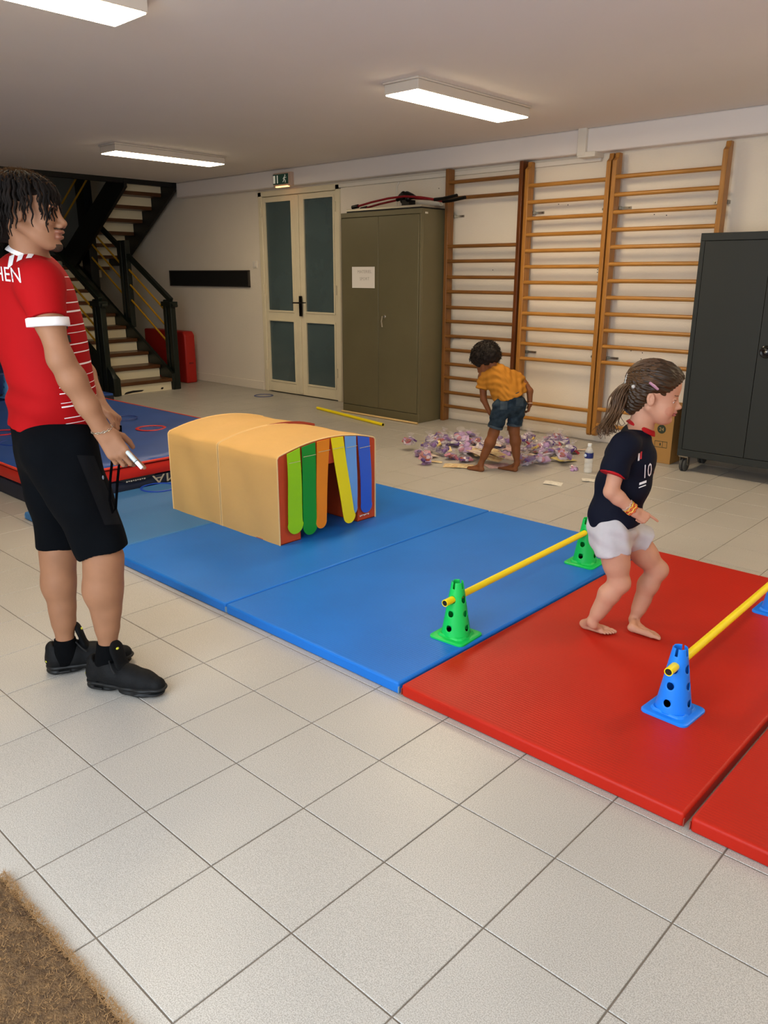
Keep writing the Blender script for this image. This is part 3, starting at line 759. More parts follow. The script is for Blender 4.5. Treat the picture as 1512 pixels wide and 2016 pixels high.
for sx in (-1, 1):
    for sy in (-1, 1):
        x, y = sx*(W-.045), sy*(D-.045)
        b = MB(); b.box((x-.035, y-.035, .108), (x+.035, y+.035, .118)); b.box((x-.03, y-.02, .05), (x-.026, y+.02, .108)); b.box((x+.026, y-.02, .05), (x+.03, y+.02, .108)); b.cyl((x-.032, y, .05), (x+.032, y, .05), .008, 8)
        f_ = b.build('castor_fork', m_steel, t)
        for s in (-1, 1):
            b = MB(); b.lathe([(.0, -.010), (.040, -.010), (.046, -.006), (.046, .006), (.040, .010), (0, .010)], 20, o=(x+s*.012, y, .046), R=Matrix.Rotation(PI/2, 3, 'Y')); b.build('castor_wheel', m_rub, f_, sm=40)

# cardboard box
t = thing('cardboard_box', 'brown cardboard box standing between wall bars and dark cabinet', 'box', (-.80, 5.40, 0), .0)
b = MB(); b.box((-.10, -.19, 0), (.085, .19, .42)); b.build('carton', mat('cardboard', '#a67a40', .8, vary=.06, vscale=4), t, bevel=.002)
m_ink = mat('dark_green_ink', '#2c3320', .7)
b = MB(); b.lathe([(.034, 0), (.034, .0006)], 28, o=(-.005, -.19, .262), R=R_); d_ = b.build('round_logo', m_ink, t)
put_text('24', .026, (-.005, -.1907, .262), (1, 0, 0), (0, 0, 1), mat('logo_beige', '#b09460', .7), t)
b = MB()
for a in ((-.05, .19, .05, .194), (-.05, .236, .05, .24), (-.05, .19, -.047, .24), (.047, .19, .05, .24), (.012, .19, .015, .24), (-.01, .205, .0, .225)): b.box((a[0], -.1905, a[1]-.07), (a[2], -.19, a[3]-.07))
b.build('printed_symbol', m_ink, t)
b = MB(); b.box((-.012, -.1906, .30), (.012, -.19, .42)); b.build('tape', mat('tape_brown', '#9c7440', .35), t)

# ================================================================== WALL BARS
def wood(name, col, c2):
    m = mat(name, col, .32, col2=c2, vscale=3.5, stretch=(14, 14, 1.2), bump=.08, bscale=30); return m
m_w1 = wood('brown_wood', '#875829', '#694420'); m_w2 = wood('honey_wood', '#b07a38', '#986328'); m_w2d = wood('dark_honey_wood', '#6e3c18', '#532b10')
def hwood(name, col, c2): return mat(name, col, .3, col2=c2, vscale=3.5, stretch=(1.2, 14, 14), bump=.05, bscale=30)
m_r1 = hwood('brown_rung_wood', '#8b5c2c', '#6e4822'); m_r2 = hwood('honey_rung_wood', '#bb8440', '#a06c2c')
def ladder(x0, x1, z0, z1, zs, mu, mr, label, horn=True, mu2=None):
    t = thing('wall_bars', label, 'wall bars', ((x0+x1)/2, WALL_Y-.09, 0)); cx = (x0+x1)/2
    for k, x in enumerate((x0, x1)):
        b = MB(); w_ = .0185
        if horn: P = [(-.058, z0+.02), (-.045, z0), (.02, z0), (.032, z0+.02), (.032, z1), (-.018, z1), (-.024, z1-.035), (-.045, z1-.05), (-.058, z1-.06)]
        else: P = [(-.058, z0), (.032, z0), (.032, z1), (-.058, z1)]
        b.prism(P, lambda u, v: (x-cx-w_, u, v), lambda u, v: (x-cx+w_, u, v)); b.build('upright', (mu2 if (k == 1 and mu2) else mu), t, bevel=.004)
    for z in zs:
        b = MB(); b.tube([(x0-cx+.0, -.036, z), (x1-cx-.0, -.036, z)], .019, 14, flat=.88); b.build('rung', mr, t, sm=40)
    for z in ((1.90, .72) if horn else (1.91, .80)):
        for x, s in ((x0, 1), (x1, -1)):
            b = MB(); X_ = x-cx; b.box((min(X_, X_+s*.10), .077, z-.009), (max(X_, X_+s*.10), .0895, z+.009)); b.box((X_-.021, .035, z-.012), (X_+.021, .09, z+.012)); b.ball((X_+s*.085, .075, z), .005, 6, 4); b.build('bracket', m_steel, t)
    return t
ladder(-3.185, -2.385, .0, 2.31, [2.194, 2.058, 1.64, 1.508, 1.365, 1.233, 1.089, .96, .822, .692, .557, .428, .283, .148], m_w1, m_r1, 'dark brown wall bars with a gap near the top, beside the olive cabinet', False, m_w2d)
ladder(-2.325, -1.575, .07, 2.30, [2.109-.1309*k for k in range(12)]+[.277, .142], m_w2, m_r2, 'honey coloured wall bars in the middle of the three')
ladder(-1.525, -.675, .07, 2.30, [2.121-.130*k for k in range(12)]+[.30, .166], m_w2, m_r2, 'honey coloured wall bars partly behind the dark grey cabinet')

# ================================================================== DOORMAT
DM = 1
t = thing('doormat', 'brown coir doormat at the bottom left corner', 'doormat', (.62, -.52, 0))
b = MB(); nx, ny = 110, 76; rnd = random.Random(4); vs = []; fs = []
for j in range(ny+1):
    for i in range(nx+1):
        e = min(i, nx-i, j, ny-j); ed = .004 if e == 0 else 0
        vs.append((-.65+1.3*i/nx+rnd.uniform(-.004, .004), -.455+.91*j/ny+rnd.uniform(-.004, .004), (.001 if e == 0 else .011+rnd.uniform(-.004, .004))))
for j in range(ny):
    for i in range(nx): a = j*(nx+1)+i; fs.append((a, a+1, a+nx+2, a+nx+1))
b.add(vs, fs); b.build('pile', mat('coir', '#6f5435', .95, col2='#4b3722', vscale=60, bump=1.0, bscale=220, bdist=.006), t, sm=80, fixn=False)
b = MB(); rnd = random.Random(9)
for k in range(9000):
    x = rnd.uniform(-.655, -.0+.2); y = rnd.uniform(.05, .462) if rnd.random() < .7 else .455+rnd.uniform(-.01, .008)
    a = rnd.uniform(0, 6.28); l = rnd.uniform(.006, .016); h = rnd.uniform(.0, .007); z = .011
    dx, dy = math.cos(a)*l, math.sin(a)*l; nx_, ny_ = -math.sin(a)*.0007, math.cos(a)*.0007
    b.add([(x+nx_, y+ny_, z), (x-nx_, y-ny_, z), (x+dx, y+dy, z+h)], [(0, 1, 2)])
o = b.build('fibre', mat('coir_fibre', '#94724a', .9), t, fixn=False); o['kind'] = 'stuff'
# ================================================================== SOFT BODIES (distance fields meshed by surface nets)
def U(v): v = np.array(v, float); return v/np.linalg.norm(v)
def frame(fwd, up):
    f_ = U(fwd); u = np.array(up, float); u = u-f_*(u@f_); u = U(u); l = np.cross(u, f_)   # left = up x fwd
    return np.array([f_, l, u]).T       # columns: forward, left, up
class Sdf:
    def __init__(s): s.p = []; s.o = np.zeros(3); s.R = np.eye(3); s.sc = 1.0
    def at(s, o=(0, 0, 0), R=None, sc=1.0): s.o = np.array(o, float); s.R = np.eye(3) if R is None else R; s.sc = sc; return s
    def W(s, p): return s.o+s.R @ (np.array(p, float)*s.sc)
    def cone(s, a, b, ra, rb, k=.012, op='+', flat=None, fdir=None, cut=None, cuta=None):
        """round cone; flat<1 squashes it along fdir; cut trims past b, cuta trims before a"""
        a = s.W(a); b = s.W(b); fd = None if fdir is None else U(s.R @ np.array(fdir, float))
        s.p.append(('c', a, b, ra*s.sc, rb*s.sc, k*s.sc, op, flat, fd, cut, cuta)); return s
    def ell(s, c, r, R=None, k=.012, op='+'):
        c = s.W(c); Q = s.R if R is None else s.R @ R
        s.p.append(('e', c, np.array(r, float)*s.sc, Q, k*s.sc, op)); return s
    def half(s, p, n, k=.004):
        """keep only the side opposite to n"""
        s.p.append(('h', s.W(p), U(s.R @ np.array(n, float)), k)); return s
    def chain(s, pts, rs, k=.012, **kw):
        for i in range(len(pts)-1): s.cone(pts[i], pts[i+1], rs[i], rs[i+1], k, **kw)
        return s
    def bounds(s):
        lo = np.full(3, 9e9); hi = -lo
        for q in s.p:
            if q[0] == 'c' and q[6] == '+':
                for c, r in ((q[1], q[3]), (q[2], q[4])): lo = np.minimum(lo, c-r*1.02); hi = np.maximum(hi, c+r*1.02)
            if q[0] == 'e' and q[5] == '+': r = max(q[2]); lo = np.minimum(lo, q[1]-r); hi = np.maximum(hi, q[1]+r)
        return lo-.012, hi+.012
    def mesh(s, name, h=.005, fine=(), hf=.0025, material=None, disp=None, paint=None, iters=1):
        lo, hi = s.bounds()
        ax = []
        for d in range(3):
            t = [lo[d]]
            while t[-1] < hi[d]:
                x = t[-1]; st = h
                for fl, fh in fine:
                    if fl[d]-h < x < fh[d]: st = min(st, hf)
                t.append(x+st)
            ax.append(np.array(t))
        X, Y, Z = ax; shp = (len(X), len(Y), len(Z)); F = np.full(shp, .08, np.float32)
        def box(l, h_):
            sl = []
            for d in range(3):
                i0 = max(0, np.searchsorted(ax[d], l[d])-1); i1 = min(len(ax[d]), np.searchsorted(ax[d], h_[d])+1)
                if i1 <= i0: return None
                sl.append(slice(i0, i1))
            return tuple(sl)
        for q in s.p:
            if q[0] == 'c':
                _, a, b, ra, rb, k, op, flat, fd, cut, cuta = q; m = .02+k
                bx = box(np.minimum(a-ra, b-rb)-m, np.maximum(a+ra, b+rb)+m)
                if bx is None: continue
                x = X[bx[0]][:, None, None]-a[0]; y = Y[bx[1]][None, :, None]-a[1]; z = Z[bx[2]][None, None, :]-a[2]
                d = b-a; L2 = max(d@d, 1e-12); hraw = (x*d[0]+y*d[1]+z*d[2])/L2; hh = np.clip(hraw, 0, 1)
                qx = x-hh*d[0]; qy = y-hh*d[1]; qz = z-hh*d[2]
                if flat:
                    w_ = (qx*fd[0]+qy*fd[1]+qz*fd[2])*(1/flat-1); qx = qx+w_*fd[0]; qy = qy+w_*fd[1]; qz = qz+w_*fd[2]
                r = np.sqrt(qx*qx+qy*qy+qz*qz); D = r-(ra+(rb-ra)*hh)
                if flat: D = D*(flat+(1-flat)*.5)
                L = math.sqrt(L2)
                if cut is not None: D = np.maximum(D, (hraw-1)*L-cut)
                if cuta is not None: D = np.maximum(D, -hraw*L-cuta)
            elif q[0] == 'e':
                _, c, r, Q, k, op = q; m = .02+k; rm = max(r); bx = box(c-rm-m, c+rm+m)
                if bx is None: continue
                x = X[bx[0]][:, None, None]-c[0]; y = Y[bx[1]][None, :, None]-c[1]; z = Z[bx[2]][None, None, :]-c[2]
                u = [(x*Q[0, i]+y*Q[1, i]+z*Q[2, i]) for i in range(3)]
                k0 = np.sqrt((u[0]/r[0])**2+(u[1]/r[1])**2+(u[2]/r[2])**2); k1 = np.sqrt((u[0]/r[0]**2)**2+(u[1]/r[1]**2)**2+(u[2]/r[2]**2)**2)+1e-9
                D = k0*(k0-1)/k1
            else:
                _, p, n, k = q; D = ((X-p[0])*n[0])[:, None, None]+((Y-p[1])*n[1])[None, :, None]+((Z-p[2])*n[2])[None, None, :]
                F = np.maximum(F, D.astype(np.float32)); continue
            G = F[bx]; D = D.astype(np.float32)
            if op == '+':
                hh = np.maximum(k-np.abs(G-D), 0)/k; F[bx] = np.minimum(G, D)-hh*hh*k*.25
            else:
                D = -D; hh = np.maximum(k-np.abs(G-D), 0)/k; F[bx] = np.maximum(G, D)+hh*hh*k*.25
        # surface nets
        S = F < 0; n1, n2, n3 = shp
        cnt = np.zeros((n1-1, n2-1, n3-1), np.uint8)
        for i in (0, 1):
            for j in (0, 1):
                for k in (0, 1): cnt += S[i:n1-1+i, j:n2-1+j, k:n3-1+k]
        act = (cnt > 0) & (cnt < 8); I = np.argwhere(act); idx = np.full(act.shape, -1, np.int32); idx[act] = np.arange(len(I))
        acc = np.zeros((len(I), 3)); num = np.zeros(len(I))
        cs = {}
        for i in (0, 1):
            for j in (0, 1):
                for k in (0, 1): cs[i, j, k] = F[I[:, 0]+i, I[:, 1]+j, I[:, 2]+k]
        P0 = [ax[d][I[:, d]] for d in range(3)]; P1 = [ax[d][I[:, d]+1] for d in range(3)]
        for c0 in cs:
            for d in range(3):
                if c0[d] == 0:
                    c1 = list(c0); c1[d] = 1; c1 = tuple(c1); f0, f1 = cs[c0], cs[c1]; m = (f0 < 0) != (f1 < 0)
                    t = np.where(m, f0/(f0-f1+1e-20), 0)
                    for e in range(3):
                        v = (P0[e]+(P1[e]-P0[e])*t) if e == d else (P1[e] if c0[e] else P0[e])
                        acc[:, e] += np.where(m, v, 0)
                    num += m
        V = acc/num[:, None]
        quads = []
        for d in range(3):
            e, g = (d+1) % 3, (d+2) % 3
            sl0 = [slice(None)]*3; sl1 = [slice(None)]*3; sl0[d] = slice(0, -1); sl1[d] = slice(1, None)
            ch = S[tuple(sl0)] != S[tuple(sl1)]
            E = np.argwhere(ch); ok = (E[:, e] > 0) & (E[:, g] > 0) & (E[:, e] < shp[e]-1) & (E[:, g] < shp[g]-1); E = E[ok]
            neg = S[E[:, 0], E[:, 1], E[:, 2]]
            def cell(oe, og):
                c = E.copy(); c[:, e] += oe; c[:, g] += og; return idx[c[:, 0], c[:, 1], c[:, 2]]
            a_, b_, c_, d_ = cell(-1, -1), cell(0, -1), cell(0, 0), cell(-1, 0)
            Q_ = np.stack([a_, b_, c_, d_], 1); Q_[~neg] = Q_[~neg][:, ::-1]; quads.append(Q_)
        Qd = np.concatenate(quads); Qd = Qd[(Qd >= 0).all(1)]
        me = bpy.data.meshes.new(name); me.vertices.add(len(V)); 
        # light smoothing
        for _ in range(iters):
            nb = np.zeros_like(V); nn = np.zeros(len(V))
            for a_ in range(4):
                for b_ in ((a_+1) % 4,):
                    np.add.at(nb, Qd[:, a_], V[Qd[:, b_]]); np.add.at(nn, Qd[:, a_], 1)
                    np.add.at(nb, Qd[:, b_], V[Qd[:, a_]]); np.add.at(nn, Qd[:, b_], 1)
            V = V*.5+.5*nb/np.maximum(nn, 1)[:, None]
        if disp is not None:
            nr = np.zeros_like(V); fn = np.cross(V[Qd[:, 1]]-V[Qd[:, 0]], V[Qd[:, 2]]-V[Qd[:, 0]])
            for a_ in range(4): np.add.at(nr, Qd[:, a_], fn)
            nr /= np.linalg.norm(nr, axis=1)[:, None]+1e-12
            V = V+nr*disp(V, nr)[:, None]
        me.vertices.foreach_set('co', V.astype(np.float32).ravel())
        me.loops.add(len(Qd)*4); me.loops.foreach_set('vertex_index', Qd.astype(np.int32).ravel())
        me.polygons.add(len(Qd)); me.polygons.foreach_set('loop_start', np.arange(0, len(Qd)*4, 4, dtype=np.int32))
        try: me.polygons.foreach_set('loop_total', np.full(len(Qd), 4, np.int32))
        except Exception: pass
        me.update(calc_edges=True)
        mm = material if isinstance(material, (list, tuple)) else [material]
        for m_ in mm: me.materials.append(m_)
        if paint is not None:
            Cc = V[Qd].mean(1); me.polygons.foreach_set('material_index', paint(Cc).astype(np.int32))
        me.polygons.foreach_set('use_smooth', np.ones(len(Qd), bool)); me.update()
        return me

from mathutils.bvhtree import BVHTree
def bvh_of(me):
    return BVHTree.FromPolygons([v.co.copy() for v in me.vertices], [tuple(p.vertices) for p in me.polygons])
def decal(bvh, polys, o, ux, uy, direction, material, parent, name, off=.0012, sub=None):
    """flat shapes (verts, faces in a plane at o) pressed onto a surface along direction"""
    v, f = polys; ux = np.array(ux, float); uy = np.array(uy, float); o = np.array(o, float); d = U(direction)
    bm = bmesh.new(); vv = [bm.verts.new((a[0], a[1], 0)) for a in v]
    for q in f:
        try: bm.faces.new([vv[i] for i in q])
        except ValueError: pass
    bmesh.ops.triangulate(bm, faces=bm.faces)
    if sub:
        for _ in range(4):
            es = [e for e in bm.edges if (Vector(ux)*(e.verts[0].co.x-e.verts[1].co.x)+Vector(uy)*(e.verts[0].co.y-e.verts[1].co.y)).length > sub]
            if not es: break
            bmesh.ops.subdivide_edges(bm, edges=es, cuts=1); bmesh.ops.triangulate(bm, faces=bm.faces)
    bad = []
    for vert in bm.verts:
        p = o+ux*vert.co.x+uy*vert.co.y
        hit, n, i, dist = bvh.ray_cast(Vector(p), Vector(d))
        if hit is None: bad.append(vert)
        else: vert.co = hit-Vector(d)*off*.3+n*off*(1 if n.dot(Vector(d)) < 0 else -1)
    bmesh.ops.delete(bm, geom=bad, context='VERTS')
    me = bpy.data.meshes.new(name); bm.to_mesh(me); bm.free(); me.materials.append(material); smooth(me)
    return link(name, me, parent)
def rect(x0, y0, x1, y1): return ([(x0, y0), (x1, y0), (x1, y1), (x0, y1)], [(0, 1, 2, 3)])

NV = U((ROT[2][0], ROT[2][1], 0)); RV = np.array([NV[1], -NV[0], 0]); RV = np.array([-NV[1]*-1, NV[0]*-1, 0])  # away, image right
def PT(P0):
    """photograph point (x, y) on the upright plane through P0 square to the view, pushed d metres further away"""
    P0 = np.array([P0[0], P0[1], 0.0])
    def f_(px, py, d=0.0):
        ray = ROT.T @ np.array([(px-756)/F_PX, (py-1008)/F_PX, 1]); t = (d+NV@(P0-CAM))/(NV@ray); return CAM+t*ray
    return f_

# ---------------------------------------------------------------- body pieces
def head(S, o, R, sc=1.0, child=False, k=.012):
    """o: point midway between the ears; R columns forward, left, up"""
    S.at(o, R, sc)
    if child:
        S.ell((-.008, 0, .052), (.098, .078, .080), k=.01)
        S.ell((.035, 0, .055), (.055, .064, .055), k=.02)
        S.ell((.046, 0, -.006), (.047, .056, .070), k=.018)
        S.ell((.045, 0, -.050), (.040, .046, .036), k=.022)
        for y in (-1, 1):
            S.ell((.057, .030*y, -.034), (.030, .024, .026), k=.018)
            S.cone((.0, .052*y, -.032), (.062, .018*y, -.072), .018, .016, k=.025)
        S.ell((.078, 0, -.070), (.017, .018, .014), k=.016)
        S.cone((.088, 0, .012), (.103, 0, -.012), .006, .0085, k=.012)
        S.ell((.107, 0, -.013), (.0085, .009, .0075), k=.008)
        for y in (-1, 1): S.ell((.098, .010*y, -.017), (.008, .006, .006), k=.006)
        S.ell((.088, 0, -.026), (.013, .018, .014), k=.008)
        for y in (-1, 1): S.ell((.096, .031*y, .010), (.014, .016, .012), op='-', k=.014)
        S.ell((.0985, 0, -.035), (.008, .019, .0050), k=.006); S.ell((.096, 0, -.0455), (.0085, .015, .0050), k=.006)
        S.ell((.107, 0, -.0402), (.008, .020, .0012), op='-', k=.003)
    else:
        S.ell((-.010, 0, .040), (.100, .077, .076), k=.01)
        S.ell((.040, 0, .034), (.054, .062, .050), k=.02)
        S.ell((.048, 0, -.010), (.048, .055, .080), k=.018)
        S.ell((.045, 0, -.062), (.046, .044, .036), k=.02)
        for y in (-1, 1):
            S.cone((-.002, .056*y, -.038), (.068, .020*y, -.092), .017, .015, k=.025)
            S.ell((.066, .036*y, -.022), (.022, .020, .018), k=.02)
            S.ell((.086, .027*y, .024), (.012, .024, .008), k=.012)
        S.ell((.088, 0, -.096), (.016, .018, .015), k=.018)
        S.cone((.092, 0, .010), (.109, 0, -.022), .0075, .0105, k=.012)
        S.ell((.111, 0, -.025), (.011, .011, .0095), k=.008)
        for y in (-1, 1): S.ell((.104, .013*y, -.032), (.011, .008, .008), k=.007)
        for y in (-1, 1): S.ell((.101, .032*y, .005), (.016, .017, .012), op='-', k=.014)
        S.ell((.099, 0, -.050), (.0125, .024, .0075), k=.008); S.ell((.097, 0, -.066), (.012, .020, .0078), k=.008)
        S.ell((.112, 0, -.0578), (.010, .026, .0015), op='-', k=.004)
    for y in (-1, 1):
        e = .85 if child else 1.0; Q = np.array(Matrix.Rotation(math.radians(-14), 3, 'Y'))
        S.ell((-.004, .077*y, .002), (.018*e, .009, .031*e), R=Q, k=.006)
        S.ell((-.001, .086*y, .006), (.0115*e, .007, .021*e), R=Q, op='-', k=.004)
        S.ell((.001, .079*y, .0), (.006, .005, .009), R=Q, k=.004)
    S.at()
def eyes(o, R, sc, parent, child=False, iris='#2a1608', lid=.45):
    m_e = mat('eye_white', '#ddd2c6', .25); m_i = mat('iris_'+iris[1:], iris, .2)
    for y in (-1, 1):
        c = np.array((.0745, .031*y, .003))
        b = MB().use(m_e); Wc = o+R @ (c*sc); r = .0112*sc
        b.ball(Wc, r, 16, 10); b.use(m_i); f_ = R @ np.array([1, 0, -.25]); f_ = U(f_); b.ball(Wc+f_*r*.42, r*.64, 14, 8)
        b.build('eye', None, parent, sm=60, fixn=False)
def hand(S, w_, fdir, back, thumb, sc=1.0, curl=((.2,)*3,)*4, thumbdir=None, k=.006, spread=.0, tl=1.0):
    """w_: wrist, fdir: towards the fingers, back: normal of the back of the hand, thumb: side of the thumb"""
    X = U(fdir); Zb = np.array(back, float); Zb = U(Zb-X*(X@Zb)); Y = np.cross(Zb, X)
    if Y@np.array(thumb, float) < 0: Y = -Y
    R = np.array([X, Y, Zb]).T; S.at(w_, R, sc)
    K = ((.086, .026), (.091, .008), (.086, -.010), (.078, -.026)); seg = ((.042, .025, .020), (.046, .029, .021), (.042, .027, .020), (.033, .021, .018))
    rad = (.0090, .0092, .0086, .0076)
    for i, (kx, ky) in enumerate(K):
        S.cone((.0, ky*.55, 0), (kx*.9, ky, -.001), .0165, .0125, k=.012)
    S.cone((.02, .022, -.008), (.055, .022, -.010), .014, .011, k=.012)
    S.cone((-.02, 0, 0), (.01, 0, 0), .024, .022, k=.015, flat=.8, fdir=(0, 0, 1))
    for i, (kx, ky) in enumerate(K):
        p = np.array([kx*.94, ky, 0.]); a = 0; sa = (ky/.026)*spread; r = rad[i]
        S.ell((kx, ky, .001), (.011, .0098, .0098), k=.006)
        for j in range(3):
            a += curl[i][j]; q = p+seg[i][j]*np.array([math.cos(a)*math.cos(sa), math.sin(sa)*math.cos(a), -math.sin(a)])
            S.cone(p, q, r, r*.93, k=.0025 if j else .006); p = q; r *= .93
    td = thumbdir or ((.55, .75, -.35), (.85, .4, -.3), (.95, .15, -.25)); p = np.array([.018, .022, -.008]); r = .0135
    for j, (L, d) in enumerate(zip((.040, .030, .024), td)):
        q = p+U(d)*L*tl; S.cone(p, q, r, r*.84, k=.010 if j == 0 else .003); p = q; r *= .84
    S.at(); return R
def barefoot(S, ankle, heel, toe, sc=1.0, left=True):
    """ankle joint, heel and toe points on the ground"""
    heel = np.array(heel, float); toe = np.array(toe, float); f_ = toe-heel; L = np.linalg.norm(f_); R = frame(f_, (0, 0, 1)); S.at(heel, R, L/.17)
    s = 1 if left else -1     # inner side: right for a left foot
    a = R.T @ (np.array(ankle)-heel)/(L/.17)
    S.cone((.022, 0, .020), (a[0], a[1], a[2]), .020, .019, k=.015)
    S.ell((.018, 0, .016), (.021, .018, .017), k=.010)
    S.cone((a[0]+.008, a[1], a[2]-.02), (.105, -.006*s, .015), .021, .014, k=.018, flat=.9, fdir=(0, 0, 1))
    S.cone((.03, .006*s, .012), (.115, .020*s, .010), .016, .011, k=.014)
    S.cone((.05, -.01*s, .015), (.125, -.018*s, .012), .015, .013, k=.014)
    for i, (x, y, l, r) in enumerate(((.126, -.022, .040, .0092), (.128, -.007, .035, .0066), (.125, .005, .031, .0062), (.120, .016, .027, .0058), (.113, .026, .022, .0055))):
        S.cone((x, y*s, .010), (x+l*.6, y*s*1.03, .0105), r*.98, r, k=.007); S.cone((x+l*.6, y*s*1.03, .0105), (x+l, y*s*1.03, .0075), r, r*.9, k=.002)
    S.at()
def strands(P, name, m_, parent, n=5, r=.002, taper=True):
    b = MB()
    for pts in P:
        k = len(pts); rr = [r*(1-.7*max(0, (i/(k-1)-.5)*2)) if taper else r for i in range(k)]; b.tube(pts, rr, n)
    return b.build(name, m_, parent, sm=80, fixn=False)
# ================================================================== YOUNG MAN
m_skin = mat('warm_brown_skin', '#94684c', .6, vary=.07, vscale=14, bump=.06, bscale=200, spec=.35)
m_lip = mat('lip_brown', '#86543f', .45); m_stub = mat('dark_facial_hair', '#33200f', .8, vary=.3, vscale=220)
m_brow = mat('eyebrow_dark', '#20140d', .8)
P = PT((-.72, .53)); BF = U(RV*math.cos(math.radians(6))+NV*math.sin(math.radians(6))); BR = np.array([BF[1], -BF[0], 0.]); UPV = np.array([0, 0, 1.])
man = thing('person', 'young man with dreadlocks in red and white football shirt and black shorts, holding a pen', 'person', (float(-.76), float(.56), 0))
def rel(o):     # geometry is written in world coordinates; hang it from the empty at the feet
    if o.parent is man: o.matrix_parent_inverse = Matrix.Translation(-Vector(man.location))
    return o
hc = P(53, 421, .06); HF = U(RV+NV*.06-UPV*.04); HR = frame(HF, UPV)
S = Sdf(); HS_ = .945
head(S, hc, HR, HS_)
neckb = P(66, 520, .10); 
S.cone(hc+HR@np.array((-.022, 0, -.02)), neckb, .050, .052, k=.02)
S.cone(hc+HR@np.array((.012, 0, -.07)), neckb+BF*.002, .030, .040, k=.02)
sR, sL = P(74, 556, -.075), P(66, 548, .275)
elR, wrR = P(119, 706, -.115), P(200, 845, -.06)
elL, wrL = P(150, 715, .26), P(196, 800, .12)
chest = P(64, 590, .10); belly = P(98, 740, .10); pel = P(112, 850, .10)
S.cone(P(65, 556, .10), chest, .05, .11, k=.03, flat=.8, fdir=BF); S.cone(chest, belly, .115, .11, k=.05); S.cone(belly, pel, .11, .12, k=.05)
S.cone(P(64, 556, .06), sR, .030, .046, k=.03); S.cone(P(64, 556, .14), sL, .030, .046, k=.03)
S.chain([sR, (sR+elR)/2, elR], [.046, .038, .035], k=.03)
S.chain([elR, elR+(wrR-elR)*.28, elR+(wrR-elR)*.65, wrR], [.037, .039, .032, .0265], k=.02)
S.chain([sL, elL], [.050, .040], k=.03); S.chain([elL, elL+(wrL-elL)*.28, wrL], [.040, .042, .026], k=.02)
hR_, hL_ = P(112, 890, .015), P(104, 880, .185)
kR, aR = P(203, 1098, .02), P(214, 1286, .015)
kL, aL = P(113, 1085, .14), P(130, 1277, .12)
S.chain([hR_, kR], [.085, .058], k=.03); S.chain([hL_, kL], [.085, .058], k=.03)
def shank(k_, a_, sidev, g=1.0):
    d = a_-k_; back = -BF*g
    S.cone(k_, k_+d*.22+back*.004, .057*g, .057*g, k=.03)
    S.cone(k_+d*.15+back*.006, k_+d*.34+back*.010, .055*g, .057*g, k=.03); S.cone(k_+d*.34+back*.010, k_+d*.70, .057*g, .036, k=.03)
    S.cone(k_+BF*.010, k_+d*.5+BF*.010*g, .045*g, .038*g, k=.03)
    S.cone(k_+d*.6, a_, .038, .030, k=.03)
    for s in (-1, 1): S.ell(a_+sidev*s*.024, (.014, .014, .016), k=.02)
    S.ell(k_+BF*.026, (.026, .026, .032), k=.02)
shank(kR, aR, BR, 1.0); shank(kL, aL, BR, .88)
# hands
fR = U(P(221, 875, -.062)-wrR)
CR = ((.10, .12, .10), (.25, 1.05, .7), (.32, 1.1, .7), (.40, 1.1, .7))
hndR = hand(S, wrR+fR*.012, fR, -NV*1.0+RV*.10+UPV*.10, RV+UPV*.4, .94, CR, thumbdir=((.6, .35, -.8), (.8, .1, -.55), (.9, -.1, -.4)), spread=.16)
fL = U(P(236, 830, .06)-wrL)
hand(S, wrL, fL, RV*.35+UPV*.9+NV*.3, -NV*.6+UPV*.3, .95, ((.35, .8, .5), (.6, 1.1, .6), (.7, 1.2, .6), (.8, 1.2, .6)), thumbdir=((.8, .5, -.3), (.95, .1, -.2), (.95, 0, -.2)))
fine = [((-2, -2, hc[2]-.13), (2, 2, hc[2]+.16)), ((-2, -2, .78), (2, 2, 1.0))]
ho = np.array(hc)
def paint_man(C):
    L = (C-ho) @ HR/HS_; m = np.zeros(len(C), int); x, y, z = L[:, 0], L[:, 1], L[:, 2]; ay = np.abs(y)
    m[(x > .085) & (z < -.043) & (z > -.074) & (ay < .024-.00*x)] = 1
    m[(x > .080) & (z < -.039) & (z > -.0435) & (ay < .028)] = 2
    m[(x > .066) & (z < -.088) & (z > -.125) & (ay < .022)] = 2
    m[(x > .070) & (z > .023+.10*(ay-.03)) & (z < .031+.06*(ay-.03)) & (ay > .012) & (ay < .048)] = 3
    return m
me = S.mesh('body', h=.0065, fine=fine, hf=.0028, material=[m_skin, m_lip, m_stub, m_brow], paint=paint_man)
rel(link('body', me, man)); man_bvh = None
for e_ in [1]:
    b0 = set(man.children); eyes(hc, HR, HS_, man)
    for c in man.children:
        if c.name.startswith('eye'): rel(c)
# ---------------- shirt
m_shirt = mat('red_jersey', '#9e0b10', .8, vary=.05, vscale=10, bump=.12, bscale=260, spec=.15)
S = Sdf()
S.cone(P(62, 552, .10), P(58, 605, .10), .080, .125, k=.06); 
S.chain([P(60, 585, .10), P(86, 690, .10), P(106, 770, .10), P(106, 835, .10)], [.128, .118, .118, .128], k=.06)
S.cone(P(75, 600, .03), P(100, 760, .03), .095, .092, k=.06); S.cone(P(60, 600, .19), P(90, 760, .19), .09, .09, k=.06)
S.cone(P(62, 536, .09), P(77, 562, -.055), .048, .062, k=.04); S.cone(P(62, 534, .11), P(66, 552, .255), .052, .066, k=.05)
S.cone(P(77, 562, -.068), P(94, 630, -.100), .066, .056, k=.035, cut=.0)
S.cone(P(66, 555, .262), P(95, 640, .27), .070, .068, k=.035, cut=.0)
S.cone(P(104, 800, .10), P(104, 900, .10), .126, .133, k=.04, flat=.93, fdir=NV)
hemz = P(100, 856, .02)[2]
S.half(P(100, 858, .02), -UPV-BF*.20)
